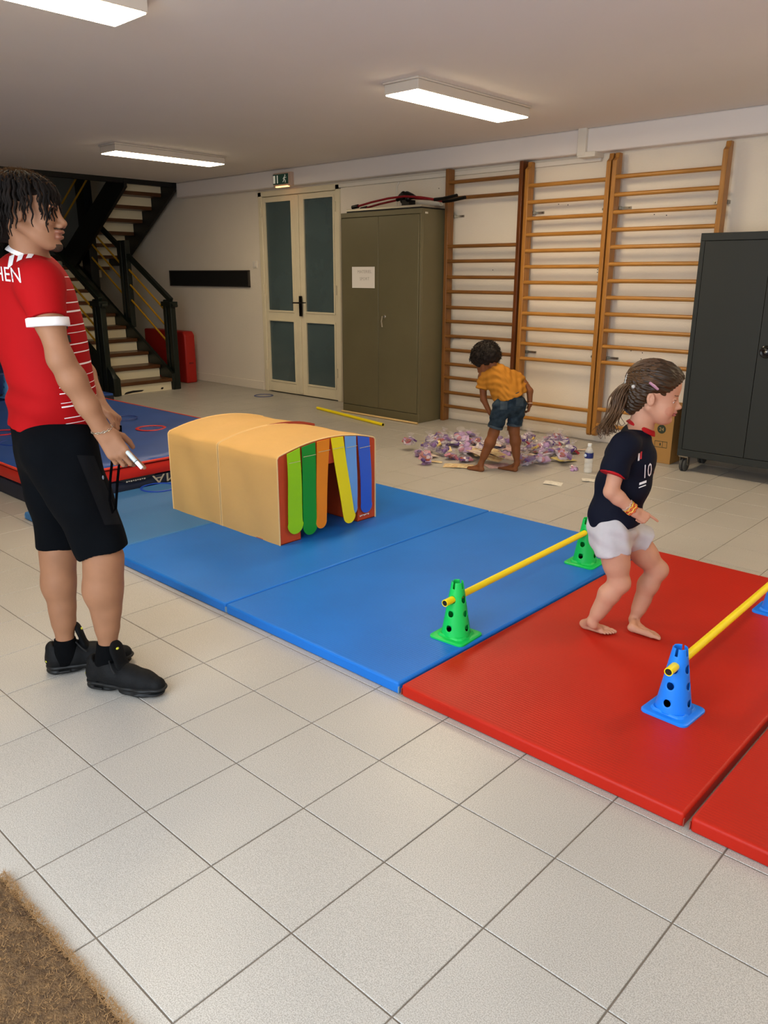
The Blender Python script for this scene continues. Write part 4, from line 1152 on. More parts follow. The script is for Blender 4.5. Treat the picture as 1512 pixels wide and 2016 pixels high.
nk = P(58, 498, .10); S.ell(nk+UPV*.02, (.062, .062, .045), k=.01, op='-')
def shirt_folds(V, N):
    d = V-np.array(P(100, 700, .1)); f_ = d@BF; l = d@BR; z = d[:, 2]
    a = .0045*np.sin(14*z+9*f_+3*np.sin(9*l))+.0035*np.sin(38*z-12*f_+2*np.sin(17*l+1)+2)*np.clip((.02-z)/.2, 0, 1)
    a += .006*np.sin(60*(z+.10)+16*f_)*np.exp(-((z+.12)/.05)**2)*np.clip((.07-f_)/.1, 0, 1)
    return a*np.clip((V[:, 2]-hemz)/.02, 0, 1)
# white pin stripes on the front panel, slanted a little
nt_s = m_shirt.node_tree; bs = nt_s.nodes['Principled BSDF']
zs = [P(170, y, -.05)[2] for y in (543, 570, 596, 614, 642, 657, 680, 697, 721, 743, 761, 773, 792, 800, 824, 836, 850)]
wd = [.0016, .0016, .0030, .0045, .0028, .0018, .0030, .003, .0044, .0018, .0018, .0028, .0018, .0042, .0026, .0018, .0026]
g = nt_s.nodes.new('ShaderNodeNewGeometry'); sp = nt_s.nodes.new('ShaderNodeVectorMath'); sp.operation = 'DOT_PRODUCT'; sp.inputs[1].default_value = (float(-BF[0]*.06), float(-BF[1]*.06), 1.0)
nt_s.links.new(g.outputs['Position'], sp.inputs[0])
off = -.06*float(P(170, 700, .0)@BF)
sm_ = None
for z_, w_ in zip(zs, wd):
    s1 = nt_s.nodes.new('ShaderNodeMath'); s1.operation = 'COMPARE'; s1.inputs[1].default_value = float(z_+off); s1.inputs[2].default_value = w_*.55
    nt_s.links.new(sp.outputs['Value'], s1.inputs[0])
    if sm_ is None: sm_ = s1
    else:
        s2 = nt_s.nodes.new('ShaderNodeMath'); s2.operation = 'MAXIMUM'; nt_s.links.new(sm_.outputs[0], s2.inputs[0]); nt_s.links.new(s1.outputs[0], s2.inputs[1]); sm_ = s2
fr = nt_s.nodes.new('ShaderNodeVectorMath'); fr.operation = 'DOT_PRODUCT'; fr.inputs[1].default_value = tuple(map(float, BF)); nt_s.links.new(g.outputs['Position'], fr.inputs[0])
# seam: further forward higher up
sx = nt_s.nodes.new('ShaderNodeSeparateXYZ'); nt_s.links.new(g.outputs['Position'], sx.inputs[0])
ml = nt_s.nodes.new('ShaderNodeMath'); ml.operation = 'MULTIPLY_ADD'; ml.inputs[1].default_value = -.03; ml.inputs[2].default_value = 0; nt_s.links.new(sx.outputs['Z'], ml.inputs[0])
sb_ = nt_s.nodes.new('ShaderNodeMath'); sb_.operation = 'ADD'; nt_s.links.new(fr.outputs['Value'], sb_.inputs[0]); nt_s.links.new(ml.outputs[0], sb_.inputs[1])
gt = nt_s.nodes.new('ShaderNodeMath'); gt.operation = 'GREATER_THAN'; gt.inputs[1].default_value = float(P(122, 790, 0)@BF-.03*P(122, 790, 0)[2]+.010); nt_s.links.new(sb_.outputs[0], gt.inputs[0])
lt = nt_s.nodes.new('ShaderNodeVectorMath'); lt.operation = 'DOT_PRODUCT'; lt.inputs[1].default_value = tuple(map(float, BR)); nt_s.links.new(g.outputs['Position'], lt.inputs[0])
l2 = nt_s.nodes.new('ShaderNodeMath'); l2.operation = 'LESS_THAN'; l2.inputs[1].default_value = float(P(100, 600, .10)@BR+.108); zc = nt_s.nodes.new('ShaderNodeMapRange'); nt_s.links.new(sx.outputs['Z'], zc.inputs[0]); zc.inputs['From Min'].default_value = 1.12; zc.inputs['From Max'].default_value = 1.2; zc.inputs['To Min'].default_value = -.08; zc.inputs['To Max'].default_value = 0.0
l3 = nt_s.nodes.new('ShaderNodeMath'); l3.operation = 'ADD'; nt_s.links.new(lt.outputs['Value'], l3.inputs[0]); nt_s.links.new(zc.outputs[0], l3.inputs[1]); nt_s.links.new(l3.outputs[0], l2.inputs[0])
m0 = nt_s.nodes.new('ShaderNodeMath'); m0.operation = 'MULTIPLY'; nt_s.links.new(l2.outputs[0], m0.inputs[0]); nt_s.links.new(gt.outputs[0], m0.inputs[1])
mu = nt_s.nodes.new('ShaderNodeMath'); mu.operation = 'MULTIPLY'; nt_s.links.new(sm_.outputs[0], mu.inputs[0]); nt_s.links.new(m0.outputs[0], mu.inputs[1])
mixs = nt_s.nodes.new('ShaderNodeMix'); mixs.data_type = 'RGBA'; old = bs.inputs['Base Color'].links[0].from_socket
nt_s.links.new(old, mixs.inputs[6]); mixs.inputs[7].default_value = srgb('#efe6e4'); nt_s.links.new(mu.outputs[0], mixs.inputs[0]); nt_s.links.new(mixs.outputs[2], bs.inputs['Base Color'])
me = S.mesh('shirt', h=.005, material=m_shirt, disp=shirt_folds, iters=2); shirt = rel(link('shirt', me, man)); bv = bvh_of(me)
m_wh = mat('white_jersey_trim', '#eae6e6', .6)
for a, b_, nm in ((P(93, 625, -.100), P(95.5, 643, -.102), 'cuff'), (P(94, 634, .27), P(96, 650, .27), 'cuff')):
    rc_ = .060 if a[1] < .6 else .0695; q = Sdf(); q.cone(a, b_, rc_, rc_, cut=0, cuta=0, k=.001); rel(link(nm, q.mesh(nm, h=.004, material=m_wh, iters=1), shirt))
# collar
tc_ = P(61, 499, .10); ua = U(UPV+BF*.42)
q = Sdf(); q.cone(tc_-ua*.016, tc_+ua*.009, .073, .060, k=.001, cut=0, cuta=0); rel(link('collar', q.mesh('collar', h=.0035, material=m_wh, iters=2), shirt))
# shoulder stripes: short bands running out from the collar over the right shoulder
for i, f_ in enumerate((.030, .002, -.026)):
    c = nk+BR*.115+BF*f_+UPV*.12
    rel(decal(bv, rect(-.058, -.008, -.008, .008), c, BR*1.0+BF*.12, BF, (0, 0, -1), m_wh, shirt, 'shoulder_stripe', sub=.006))
# lettering on the back of the shoulders
bk = P(8, 541, -.03)
dirb = U(BF*.6+NV*.8)
tg = text_geo('CHEN', .062)
ux = U(np.cross(dirb, UPV)*1.0); ux = ux if ux@RV > 0 else -ux
o_ = P(6, 541, -.5); ray_ = U(P(6, 541, .1)-o_); rel(decal(bv, tg, o_, RV*.62-UPV*.05, UPV*.95, ray_, m_wh, shirt, 'back_lettering', sub=.01))
rel(decal(bv, rect(-.012, -.011, .012, .011), P(176, 667, .0)+BF*.2, BR, UPV, -BF*1.0+BR*-.0, mat('black_print', '#101010', .6), shirt, 'chest_print', sub=.008))
rel(decal(bv, rect(-.010, -.014, .010, .014), P(176, 638, .0)+BF*.2, BR, UPV, -BF, MATS['black_print'], shirt, 'chest_print', sub=.008))
# ---------------- shorts
m_short = mat('black_shorts', '#030509', .9, vary=.15, vscale=10, bump=.12, bscale=300, spec=.12)
S = Sdf()
S.cone(P(104, 838, .10), P(108, 880, .10), .126, .130, k=.05, flat=.95, fdir=NV)
S.cone(P(115, 890, .03), P(160, 980, .03), .122, .100, k=.03); S.cone(P(160, 980, .03), P(202, 1086, .025), .100, .080, k=.03, cut=0.0)
S.cone(P(100, 890, .17), P(108, 980, .155), .112, .090, k=.03); S.cone(P(108, 980, .155), P(113, 1077, .145), .090, .070, k=.03, cut=0.0)

def sf(V, N):
    d = V-np.array(P(160, 1000, .05)); f_ = d@BF; z = d[:, 2]; return .004*np.sin(22*z+30*f_)+.003*np.sin(45*f_-10*z+1)
me = S.mesh('shorts', h=.005, material=m_short, disp=sf, iters=2); shorts = rel(link('shorts', me, man)); bs_ = bvh_of(me)
rel(decal(bs_, rect(-.030, -.125, .030, .105), P(193, 960, -.4), RV*.9, UPV*1.0-RV*.28, U(P(193, 960, .1)-P(193, 960, -.4)), mat('charcoal_panel', '#0a0c10', .8, spec=.2), shorts, 'side_panel', sub=.02))
b = MB(); z0 = P(203, 940, -.085); b.ball(z0, (.003, .003, .007)); rel(b.build('zip_pull', mat('grey_pull', '#60646a', .4), shorts, sm=40))
# ---------------- socks and trainers
m_sock = mat('black_sock', '#050608', .95, spec=.1, bump=.3, bscale=300)
m_shoe = mat('black_mesh_upper', '#090a0c', .7, vary=.25, vscale=120, bump=.5, bscale=160, spec=.25); m_sole = mat('black_rubber_sole', '#131415', .5, vary=.15, vscale=30, spec=.35)
m_tongue = mat('tongue_fabric', '#08090b', .8, spec=.2, bump=.4, bscale=120)
def trainer(heel, ang, a_, lift, nm_label, sidev):
    f_ = np.array([math.cos(ang), math.sin(ang), 0]); R = frame(f_, UPV); o = np.array(heel)
    q = Sdf(); q.cone(a_+UPV*.042, a_-UPV*.02, .037, .040, k=.01, cuta=0); q.cone(a_-UPV*.01, o+R@np.array((.06, 0, .05)), .040, .042, k=.02)
    so_ = rel(link('sock', q.mesh('sock', h=.004, material=m_sock), man))
    q = Sdf().at(o, R, 1.02)
    q.chain([(.040, 0, .052), (.10, 0, .060), (.16, .0, .048), (.215, 0, .040), (.262, 0, .036)], [.038, .043, .043, .040, .030], k=.02)
    q.cone((.035, 0, .06), (.030, 0, .094), .034, .027, k=.02); q.cone((.05, 0, .06), (.08, 0, .088), .036, .034, k=.02)
    q.ell((.062, 0, .115), (.034, .027, .030), op='-', k=.01); q.half((0, 0, .022), (0, 0, -1))
    tp = q.mesh('trainer', h=.0035, material=m_shoe); sh = rel(link('trainer', tp, man)); 
    q = Sdf().at(o, R, 1.02)
    def oval(pts, rs, z, t):
        for i in range(len(pts)-1): q.cone((pts[i][0], pts[i][1], z), (pts[i+1][0], pts[i+1][1], z), rs[i], rs[i+1], k=.006, flat=t/rs[i], fdir=(0, 0, 1))
    oval([(.042, 0), (.10, 0), (.17, 0), (.225, 0), (.262, 0)], [.044, .043, .047, .049, .036], .030, .014)
    oval([(.040, 0), (.088, 0)], [.042, .040], .014, .015); oval([(.165, 0), (.215, 0), (.252, 0)], [.045, .047, .036], .012, .012)
    q.half((0, 0, .0), (0, 0, -1))
    for s in (-1, 1):
        q.ell((.060, .046*s, .018), (.028, .010, .0075), op='-', k=.003)
        q.cone((.045, .045*s, .018), (.078, .045*s, .018), .0045, .0045, k=.002)
        q.ell((.185, .052*s, .013), (.016, .007, .004), op='-', k=.003); q.ell((.225, .052*s, .013), (.016, .007, .004), op='-', k=.003)
    rel(link('sole', q.mesh('sole', h=.003, material=m_sole), sh))
    q = Sdf().at(o, R, 1.02); q.cone((.138, 0, .088), (.121, 0, .148), .029, .034, k=.01, flat=.34, fdir=(.9, 0, .28)); q.cone((.158, 0, .076), (.135, 0, .095), .022, .028, k=.01, flat=.4, fdir=(.8, 0, .7))
    rel(link('tongue', q.mesh('tongue', h=.003, material=m_tongue), sh))
    b = MB()
    for i in range(5):
        x = .118+i*.019; z = .100-.0085*i
        b.tube([o+R@np.array(v)*1.02 for v in ((x, -.033, z-.016), (x+.006, -.015, z), (x+.01, .015, z), (x+.016, .033, z-.016))], .0042, 6)
    b.tube([o+R@np.array(v)*1.02 for v in ((.112, 0, .108), (.108, -.03, .118), (.125, -.045, .10), (.14, -.05, .085))], .003, 6)
    rel(b.build('laces', mat('black_laces', '#0c0c0d', .8), sh, sm=60, fixn=False))
    b = MB(); my = mat('yellow_logo', '#c9c83a', .5)
    Q = Matrix(R.tolist()); b.ball(o+R@np.array((.130, -.008, .158))*1.02, (.005, .007, .004), 8, 6, R=Q); rel(b.build('yellow_mark', my, sh, sm=60, fixn=False))
    b = MB(); b.ball(o+R@np.array((.006, -.016, .055))*1.02, (.006, .010, .006), 8, 6, R=Q); rel(b.build('yellow_mark', my, sh, sm=60, fixn=False))
    b = MB(); 
    for dx in (0, .014): b.lathe([(.0025, 0), (.0045, .0015), (.0045, 0)], 10, o=o+R@np.array((.098+dx, -.038, .082-dx*.25))*1.02, R=Matrix((tuple(R[:, 0]), tuple(R[:, 2]), tuple(-R[:, 1]))).transposed())
    rel(b.build('lace_eyelet', mat('eyelet_grey', '#6d7276', .4), sh, fixn=False))
trainer((-.757, .533, 0), math.radians(27), aR, 0, '', BR); trainer((-.945, .465, 0), math.radians(62), aL, 0, '', BR)
# ---------------- dreadlocks
m_hair = mat('black_brown_hair', '#120b07', .8, vary=.5, vscale=40, spec=.2); m_frizz = mat('frizz_brown_hair', '#4a321c', .9, spec=.1)  # the frizz on the crown is a lighter brown of its own
rnd = random.Random(11)
q = Sdf().at(hc, HR, HS_); q.ell((-.022, 0, .052), (.104, .086, .071), k=.01); q.cone((-.06, 0, .03), (-.075, 0, -.04), .066, .05, k=.03)
q.half((.070, 0, .045), (.86, 0, -.62)); q.ell((.03, -.07, -.03), (.055, .05, .06), op='-', k=.01); q.ell((.03, .07, -.03), (.055, .05, .06), op='-', k=.01)
def hairdisp(V, N): return .004*np.sin(90*V[:, 0]+60*V[:, 2])*np.sin(80*V[:, 1]+50*V[:, 2]+1)+.002*np.sin(230*V[:, 2]+170*V[:, 0])
hair = rel(link('hair', q.mesh('hair', h=.0045, material=m_hair, disp=hairdisp), man))
P_ = []
def lock(th, start, ln, out=.014, wig=.0016):
    """th: direction round the head (0 = face), start: height angle of the root"""
    pts = []; c = np.array((-.018, 0, .043)); rx, ry, rz = .107+out*.3, .087+out*.3, .076
    el = start; p = None; ph = rnd.random()*6; L = 0; step = .009; fall = False; th_ = th
    while L < ln:
        if not fall:
            x = c[0]+rx*math.cos(el)*math.cos(th_); y = c[1]+ry*math.cos(el)*math.sin(th_); z = c[2]+rz*math.sin(el); p = np.array((x, y, z))
            el -= step/.095; L += step
            if el < rnd.uniform(-.05, .18): fall = True
        else:
            p = p+np.array((0, 0, -step)); L += step
        w_ = wig*(1+1.5*(L/ln)); pts.append(hc+HR@((p+np.array((w_*math.sin(ph+L*150)*.6, w_*math.cos(ph+L*130), 0)))))
    return pts
for i in range(122):
    th = rnd.uniform(-PI, PI); a = abs(th)
    if a < .45: ln = rnd.uniform(.085, .135)
    elif a < 1.3: ln = rnd.uniform(.115, .16)
    elif a < 2.0: ln = rnd.uniform(.15, .20)
    else: ln = rnd.uniform(.20, .27)
    P_.append(lock(th, rnd.uniform(.55, 1.35), ln, rnd.uniform(.0, .03)))
for th, st_, ln in ((-.15, .55, .10), (-.35, .6, .125), (-.55, .65, .135), (-.75, .6, .12), (-1.0, .6, .135), (-1.2, .6, .13), (-1.4, .6, .15), (-1.62, .6, .165), (-1.8, .6, .18), (-2.0, .6, .19), (.1, .7, .12)):
    P_.append(lock(th, st_, ln, .02))
rel(strands(P_, 'dreadlocks', m_hair, man, 6, .0045))
P2 = []
for i in range(900):
    th = rnd.uniform(-PI, PI); el = rnd.uniform(.5, 1.5); d = np.array((math.cos(el)*math.cos(th)*.108, math.cos(el)*math.sin(th)*.09, math.sin(el)*.074)); p = d+np.array((-.018, 0, .044))
    pts = []; dr = U(d+np.array((rnd.uniform(-.07, .07), rnd.uniform(-.07, .07), -.02)));
    for j in range(5): pts.append(hc+HR@(p+dr*.0034*j+np.array((rnd.uniform(-.0015, .0015),)*3)))
    P2.append(pts)
rel(strands(P2, 'frizz', m_frizz, hair, 3, .0007))
# ---------------- bracelet
m_silver = mat('silver', '#cfc7b4', .25, metal=.9)
b = MB(); ax_ = U(wrR-elR); u1 = U(np.cross(ax_, NV)); u2 = np.cross(ax_, u1); cB = wrR-ax_*.000
for i in range(22):
    a = 2*PI*i/22; p = cB+(u1*math.cos(a)+u2*math.sin(a))*.0305+ax_*(.006*math.cos(a)); t_ = -u1*math.sin(a)+u2*math.cos(a)
    e_ = (u1*math.cos(a)+u2*math.sin(a)) if i % 2 else ax_
    b.tube([p+t_*.0055*math.cos(x)+e_*.0026*math.sin(x) for x in np.linspace(0, 2*PI, 9)[:-1]], .0012, 5, closed=True)
rel(b.build('bracelet', m_silver, man, sm=60, fixn=False))
# ---------------- things in his hands
pa, pb = P(238, 876, -.058), P(280, 922, -.078); pd = U(pb-pa)
t = thing('whiteboard_pen', 'white marker pen with dark green stripe held pointing down in the young man\'s hand', 'pen', tuple(map(float, pa)))
t.rotation_euler = Vector(pd).to_track_quat('Z', 'Y').to_euler(); L = float(np.linalg.norm(pb-pa))
b = MB(); b.lathe([(.005, -.020), (.0068, -.016), (.0068, L*.70), (.0058, L*.74)], 16); b.build('barrel', mat('pen_silver', '#b9c0c0', .3), t, sm=40)
b = MB(); b.lathe([(.0058, L*.70), (.0064, L*.71), (.0062, L*.98), (.005, L)], 16); b.build('cap', mat('pen_white', '#e8e8ec', .3), t, sm=40)
b = MB(); b.lathe([(.007, L*.17), (.0072, L*.18), (.0072, L*.27), (.007, L*.28)], 16); b.lathe([(.0066, L*.70), (.0071, L*.705), (.0071, L*.72), (.0066, L*.725)], 16); b.build('green_band', mat('pen_green', '#1c4a44', .4), t, sm=40)
t = thing('lanyard', 'black cord loop hanging from the young man\'s hands', 'lanyard', tuple(map(float, P(232, 840, .08))))
def cord(pts, nm):
    b = MB(); o_ = np.array(t.location); b.tube([p-o_ for p in pts], .0042, 6, flat=.5); b.build(nm, mat('black_cord', '#020203', .9, spec=.05), t, sm=60)
cord([P(237, 838, .075), P(238, 860, .05), P(236, 900, .02), P(231, 950, .0), P(228, 1000, -.01), P(222, 1010, -.02), P(216, 985, -.03), P(217, 945, -.035), P(221, 905, -.045)], 'cord')
# ================================================================== LITTLE GIRL RUNNING
m_skin2 = mat('fair_skin', '#bd8a70', .6, vary=.05, vscale=14, bump=.04, bscale=200, spec=.3)
m_cheek = mat('flushed_cheek', '#bb8067', .55, spec=.3); m_lip2 = mat('pink_lip', '#9c5850', .5); m_brow2 = mat('light_brow', '#6e4c36', .8)
P = PT((.44, 2.1)); GF = U(RV*math.cos(math.radians(-6))+NV*math.sin(math.radians(-6))); GR = np.array([GF[1], -GF[0], 0.])
GZ = MH
girl = thing('person', 'little girl with ponytail in navy football shirt and white shorts running barefoot', 'person', (.44, 2.1, GZ))
def relg(o):
    if o.parent is girl: o.matrix_parent_inverse = Matrix.Translation(-Vector(girl.location))
    return o
hs = .93; gh = P(1284, 783, .04); HFg = U(RV*1.0-NV*.36-UPV*.20); HRg = frame(HFg, UPV+RV*.06)
S = Sdf(); head(S, gh, HRg, hs, child=True); S.at(gh, HRg, hs)
for y_ in (-1, 1): S.ell((.0775, .0305*y_, .0150), (.0115, .0135, .0080), k=.004)
S.at()
nb = P(1260, 845, .05); S.cone(gh+HRg@np.array((-.018, 0, -.02)), nb, .040, .042, k=.02)
gsR, gsL = P(1226, 880, -.055), P(1250, 874, .15)
geR, gwR = P(1203, 968, -.085), P(1250, 1008, -.09)
geL, gwL = P(1234, 950, .19), P(1236, 992, .17)
gch, gbe, gpe = P(1243, 900, .045), P(1218, 975, .045), P(1212, 1035, .045)
S.cone(nb, gch, .040, .062, k=.02); S.cone(gch, gbe, .062, .062, k=.02); S.cone(gbe, gpe, .062, .060, k=.02)
S.cone(nb, gsR, .030, .034, k=.03); S.cone(nb, gsL, .030, .034, k=.03)
S.chain([gsR, geR], [.034, .0255], k=.02); S.chain([geR, geR+(gwR-geR)*.3, gwR], [.0255, .026, .0175], k=.012)
S.chain([gsL, geL], [.034, .0255], k=.02); S.chain([geL, geL+(gwL-geL)*.3, gwL], [.0255, .026, .0175], k=.012)
hpR, hpL = P(1205, 1052, -.01), P(1232, 1045, .10)
knR, anR = P(1219, 1148, -.03), P(1166, 1222, -.01)
knL, anL = P(1294, 1122, .085), P(1248, 1219, .085)
def kleg(h_, k_, a_):
    S.chain([h_, h_+(k_-h_)*.35, h_+(k_-h_)*.6, k_], [.045, .052, .047, .036], k=.02)
    S.ell(k_+U(np.cross(GR, k_-a_)*-1+1e-6)*0+GF*.012, (.026, .026, .028), k=.02)
    d = a_-k_; S.cone(k_, k_+d*.3-GF*.008, .036, .038, k=.02); S.cone(k_+d*.3-GF*.008, k_+d*.75-GF*.002, .038, .026, k=.02); S.cone(k_+d*.6, a_, .028, .0205, k=.02)
kleg(hpR, knR, anR); kleg(hpL, knL, anL)
def ground(px, py, z):
    ray = ROT.T @ np.array([(px-756)/F_PX, (py-1008)/F_PX, 1]); t = (z-CAM[2])/ray[2]; return CAM+t*ray
barefoot(S, anR, ground(1142, 1232, GZ+.003), ground(1209, 1250, GZ+.003), left=False)
barefoot(S, anL, ground(1236, 1240, GZ+.003), ground(1302, 1257, GZ+.003), left=True)
hand(S, gwR, U(P(1272, 1020, -.09)-gwR), -NV*.8+UPV*.5, RV+UPV*.6, .60, ((.1, .15, .1), (1.2, 1.4, .6), (1.25, 1.4, .6), (1.3, 1.4, .6)), k=.005, thumbdir=((.7, .5, -.5), (.9, -.1, -.5), (.9, -.3, -.3)))
hand(S, gwL, RV*.2-UPV*.9, NV, UPV, .60, ((.6, .8, .5),)*4, k=.005)
fine = [((-9, -9, gh[2]-.12), (9, 9, gh[2]+.15)), ((-9, -9, .47), (9, 9, .58)), ((-9, -9, 0), (9, 9, .115))]
def paint_girl(C):
    L = (C-gh) @ HRg/hs; m = np.zeros(len(C), int); x, y, z = L[:, 0], L[:, 1], L[:, 2]; ay = np.abs(y)
    m[((x-.072)/.022)**2+((ay-.040)/.022)**2+((z+.030)/.020)**2 < 1] = 1
    m[(x > .088) & (z < -.031) & (z > -.0505) & (ay < .018)] = 2
    m[(x > .066) & (z > .029+.05*(ay-.03)) & (z < .0335+.02*(ay-.03)) & (ay > .013) & (ay < .046)] = 3
    m[(x > .07) & (z > .0135) & (z < .0165) & (ay > .020) & (ay < .044)] = 3
    return m
relg(link('body', S.mesh('body', h=.0042, fine=fine, hf=.0021, material=[m_skin2, m_cheek, m_lip2, m_brow2], paint=paint_girl), girl))
# eyes, mostly lidded: she looks down
m_e = mat('eye_white', '#ddd2c6', .25)
for y in (-1, 1):
    c = gh+HRg@(np.array((.0735, .0305*y, .008))*hs); r_ = .0108*hs; b = MB().use(m_e); b.ball(c, r_, 14, 9); b.use(mat('iris_dark', '#23140c', .2)); f_ = U(HRg@np.array((1, 0, -.35))); b.ball(c+f_*r_*.45, r_*.62, 12, 8)
    relg(b.build('eye', None, girl, sm=60, fixn=False))
# shirt
m_navyj = mat('navy_jersey', '#070b1c', .8, vary=.12, vscale=12, bump=.12, bscale=260, spec=.2)
m_redt = mat('red_trim', '#a8141a', .7, spec=.2)
S = Sdf(); S.cone(P(1250, 854, .05), P(1246, 880, .05), .038, .07, k=.03); S.cone(P(1254, 862, .05), P(1241, 902, .045), .050, .088, k=.04)
S.chain([P(1240, 905, .045), P(1226, 955, .045), P(1209, 1018, .045), P(1204, 1045, .045)], [.090, .090, .094, .094], k=.03)
S.cone(P(1250, 857, .035), P(1230, 879, -.045), .037, .052, k=.03); S.cone(P(1256, 866, .06), P(1255, 880, .13), .038, .048, k=.03)
S.cone(P(1228, 880, -.052), P(1207, 934, -.080), .052, .048, k=.025, cut=0); S.cone(P(1254, 886, .14), P(1262, 930, .165), .048, .046, k=.025, cut=0)
hp = P(1205, 1030, .045); S.half(hp, -UPV+RV*.10)
gnk = P(1264, 838, .05); S.ell(gnk+UPV*.016+RV*.008, (.046, .046, .034), R=frame(U(GF-UPV*.45), UPV), k=.008, op='-')
def gf(V, N):
    d = V-hp; f_ = d@GF; l = d@GR; z = d[:, 2]; return .0032*np.sin(26*z+20*f_+3*np.sin(16*l))+.0022*np.sin(60*z-30*f_+2)
gs = relg(link('shirt', S.mesh('shirt', h=.0038, material=m_navyj, disp=gf, iters=2), girl)); gb = bvh_of(gs.data)
b = MB(); R5 = frame(GF, UPV)
ua = U(UPV+GF*.50); tc_ = gnk-UPV*.002
q = Sdf(); q.cone(tc_-ua*.012, tc_+ua*.006, .061, .050, k=.001, cut=0, cuta=0); relg(link('collar', q.mesh('collar', h=.003, material=m_redt, iters=2), gs))
for a, b_ in ((P(1208, 931, -.077), P(1206, 936, -.0795)), (P(1262, 927, .165), P(1262, 932, .166))):
    q = Sdf(); q.cone(a, b_, .0485, .0485, cut=0, cuta=0, k=.001); relg(link('sleeve_trim', q.mesh('sleeve_trim', h=.0035, material=m_redt), gs))
wj = mat('white_jersey_print', '#dedee2', .7)
fd = U(-GF*.75+NV*.66)        # pressing direction for prints on the front, seen obliquely
def gdec(poly, px, py, m_, nm, sc=1.0, ang=0.0):
    ux = U(np.cross(fd, UPV)); ux = ux if ux@RV > 0 else -ux; uy = UPV-GF*.05
    o_ = P(px, py, -.35); ray = U(P(px, py, .1)-o_)
    return relg(decal(gb, poly, o_, ux*sc, uy*sc, ray, m_, gs, nm, sub=.006))
tv, tf = text_geo('10', .062); gdec((tv, tf), 1274, 928, wj, 'shirt_number', 1.15)
gdec(rect(-.030, -.0045, .024, .0045), 1266, 950, wj, 'white_print_line'); gdec(rect(-.030, -.0025, .024, .0015), 1265, 957, wj, 'white_print_line')
gdec(rect(-.013, -.014, .0, .014), 1259, 899, wj, 'crest', 1.0); gdec(rect(.0, -.014, .013, .014), 1260, 897, mat('crest_red', '#b32430', .6), 'crest', 1.0)
# shorts
m_ws = mat('off_white_shorts', '#b9b4b6', .85, vary=.06, vscale=20, bump=.25, bscale=90, spec=.2)
S = Sdf(); S.cone(P(1203, 1030, .045), P(1206, 1048, .045), .088, .092, k=.03)
S.cone(P(1203, 1045, .0), P(1207, 1092, -.018), .072, .064, k=.02, cut=0.0); S.cone(P(1222, 1042, .09), P(1268, 1066, .095), .070, .062, k=.02, cut=0.0)
def wf(V, N):
    d = V-hp; return .0042*np.sin(55*(d@GF)+22*d[:, 2]+2*np.sin(30*(d@GR)))+.002*np.sin(110*d[:, 2]+40*(d@GF)+1)
relg(link('shorts', S.mesh('shorts', h=.0036, material=m_ws, disp=wf, iters=2), girl))
# hair: cap, side strands drawn back, ponytail
m_bh = mat('brown_hair', '#33210f', .45, vary=.35, vscale=18, stretch=(1, 1, 1), spec=.4); m_bh2 = mat('light_brown_hair', '#513720', .45, vary=.3, vscale=30, spec=.4)
q = Sdf().at(gh, HRg, hs); q.ell((-.012, 0, .058), (.106, .087, .087), k=.01); q.ell((.010, 0, .076), (.088, .078, .066), k=.02)
q.ell((-.05, 0, .0), (.058, .070, .060), k=.03); q.ell((-.060, 0, -.035), (.042, .052, .045), k=.02); q.half((.052, 0, .040), (.80, 0, -.60))
q.ell((.02, -.082, -.012), (.040, .04, .046), op='-', k=.01); q.ell((.02, .082, -.012), (.040, .04, .046), op='-', k=.01); q.ell((.06, 0, -.03), (.08, .09, .06), op='-', k=.01)
def hd(V, N): L = (V-gh)@HRg; return .0022*np.sin(260*L[:, 2]+90*L[:, 0]+8*np.sin(60*L[:, 1]))+.0015*np.sin(520*L[:, 2]+300*L[:, 1])
gcap = relg(link('hair', q.mesh('hair', h=.0032, material=m_bh, disp=hd), girl))
rnd = random.Random(5); tie = np.array((-.112, 0, .052))
PS = []
for i in range(230):
    th = rnd.uniform(.25, PI)*rnd.choice((-1, 1)); el = rnd.uniform(.0, 1.45) if abs(th) < 1.9 else rnd.uniform(-.6, 1.2)
    if abs(th) < 1.0 and el < .55: el = rnd.uniform(.55, 1.4)
    a0 = np.array((math.cos(el)*math.cos(th), math.cos(el)*math.sin(th), math.sin(el))); c_ = np.array((-.010, 0, .058)); rr_ = np.array((.106, .087, .088))*rnd.uniform(1.0, 1.03)
    t1 = U(tie-c_); pts = []
    for u in np.linspace(0, 1, 9):
        d = U(a0*(1-u)+t1*u+1e-6); p = c_+d*rr_; pts.append(gh+HRg@((p+np.array((0, 0, .002*math.sin(u*6+i))))*hs))
    PS.append(pts)
relg(strands(PS, 'hair_strands', m_bh2, gcap, 5, .0021))
PS = []; tw = gh+HRg@(tie*hs)
path = [P(1254, 759, .05), P(1238, 754, .05), P(1222, 775, .045), P(1216, 800, .04), P(1206, 822, .03), P(1196, 838, .02), P(1200, 852, .015), P(1206, 845, .01)]
def cr(p, u):
    n = len(p)-1; x = u*n; i = min(int(x), n-1); t_ = x-i; p0, p1, p2, p3 = p[max(i-1, 0)], p[i], p[i+1], p[min(i+2, n)]
    return .5*((2*p1)+(-p0+p2)*t_+(2*p0-5*p1+4*p2-p3)*t_**2+(-p0+3*p1-3*p2+p3)*t_**3)
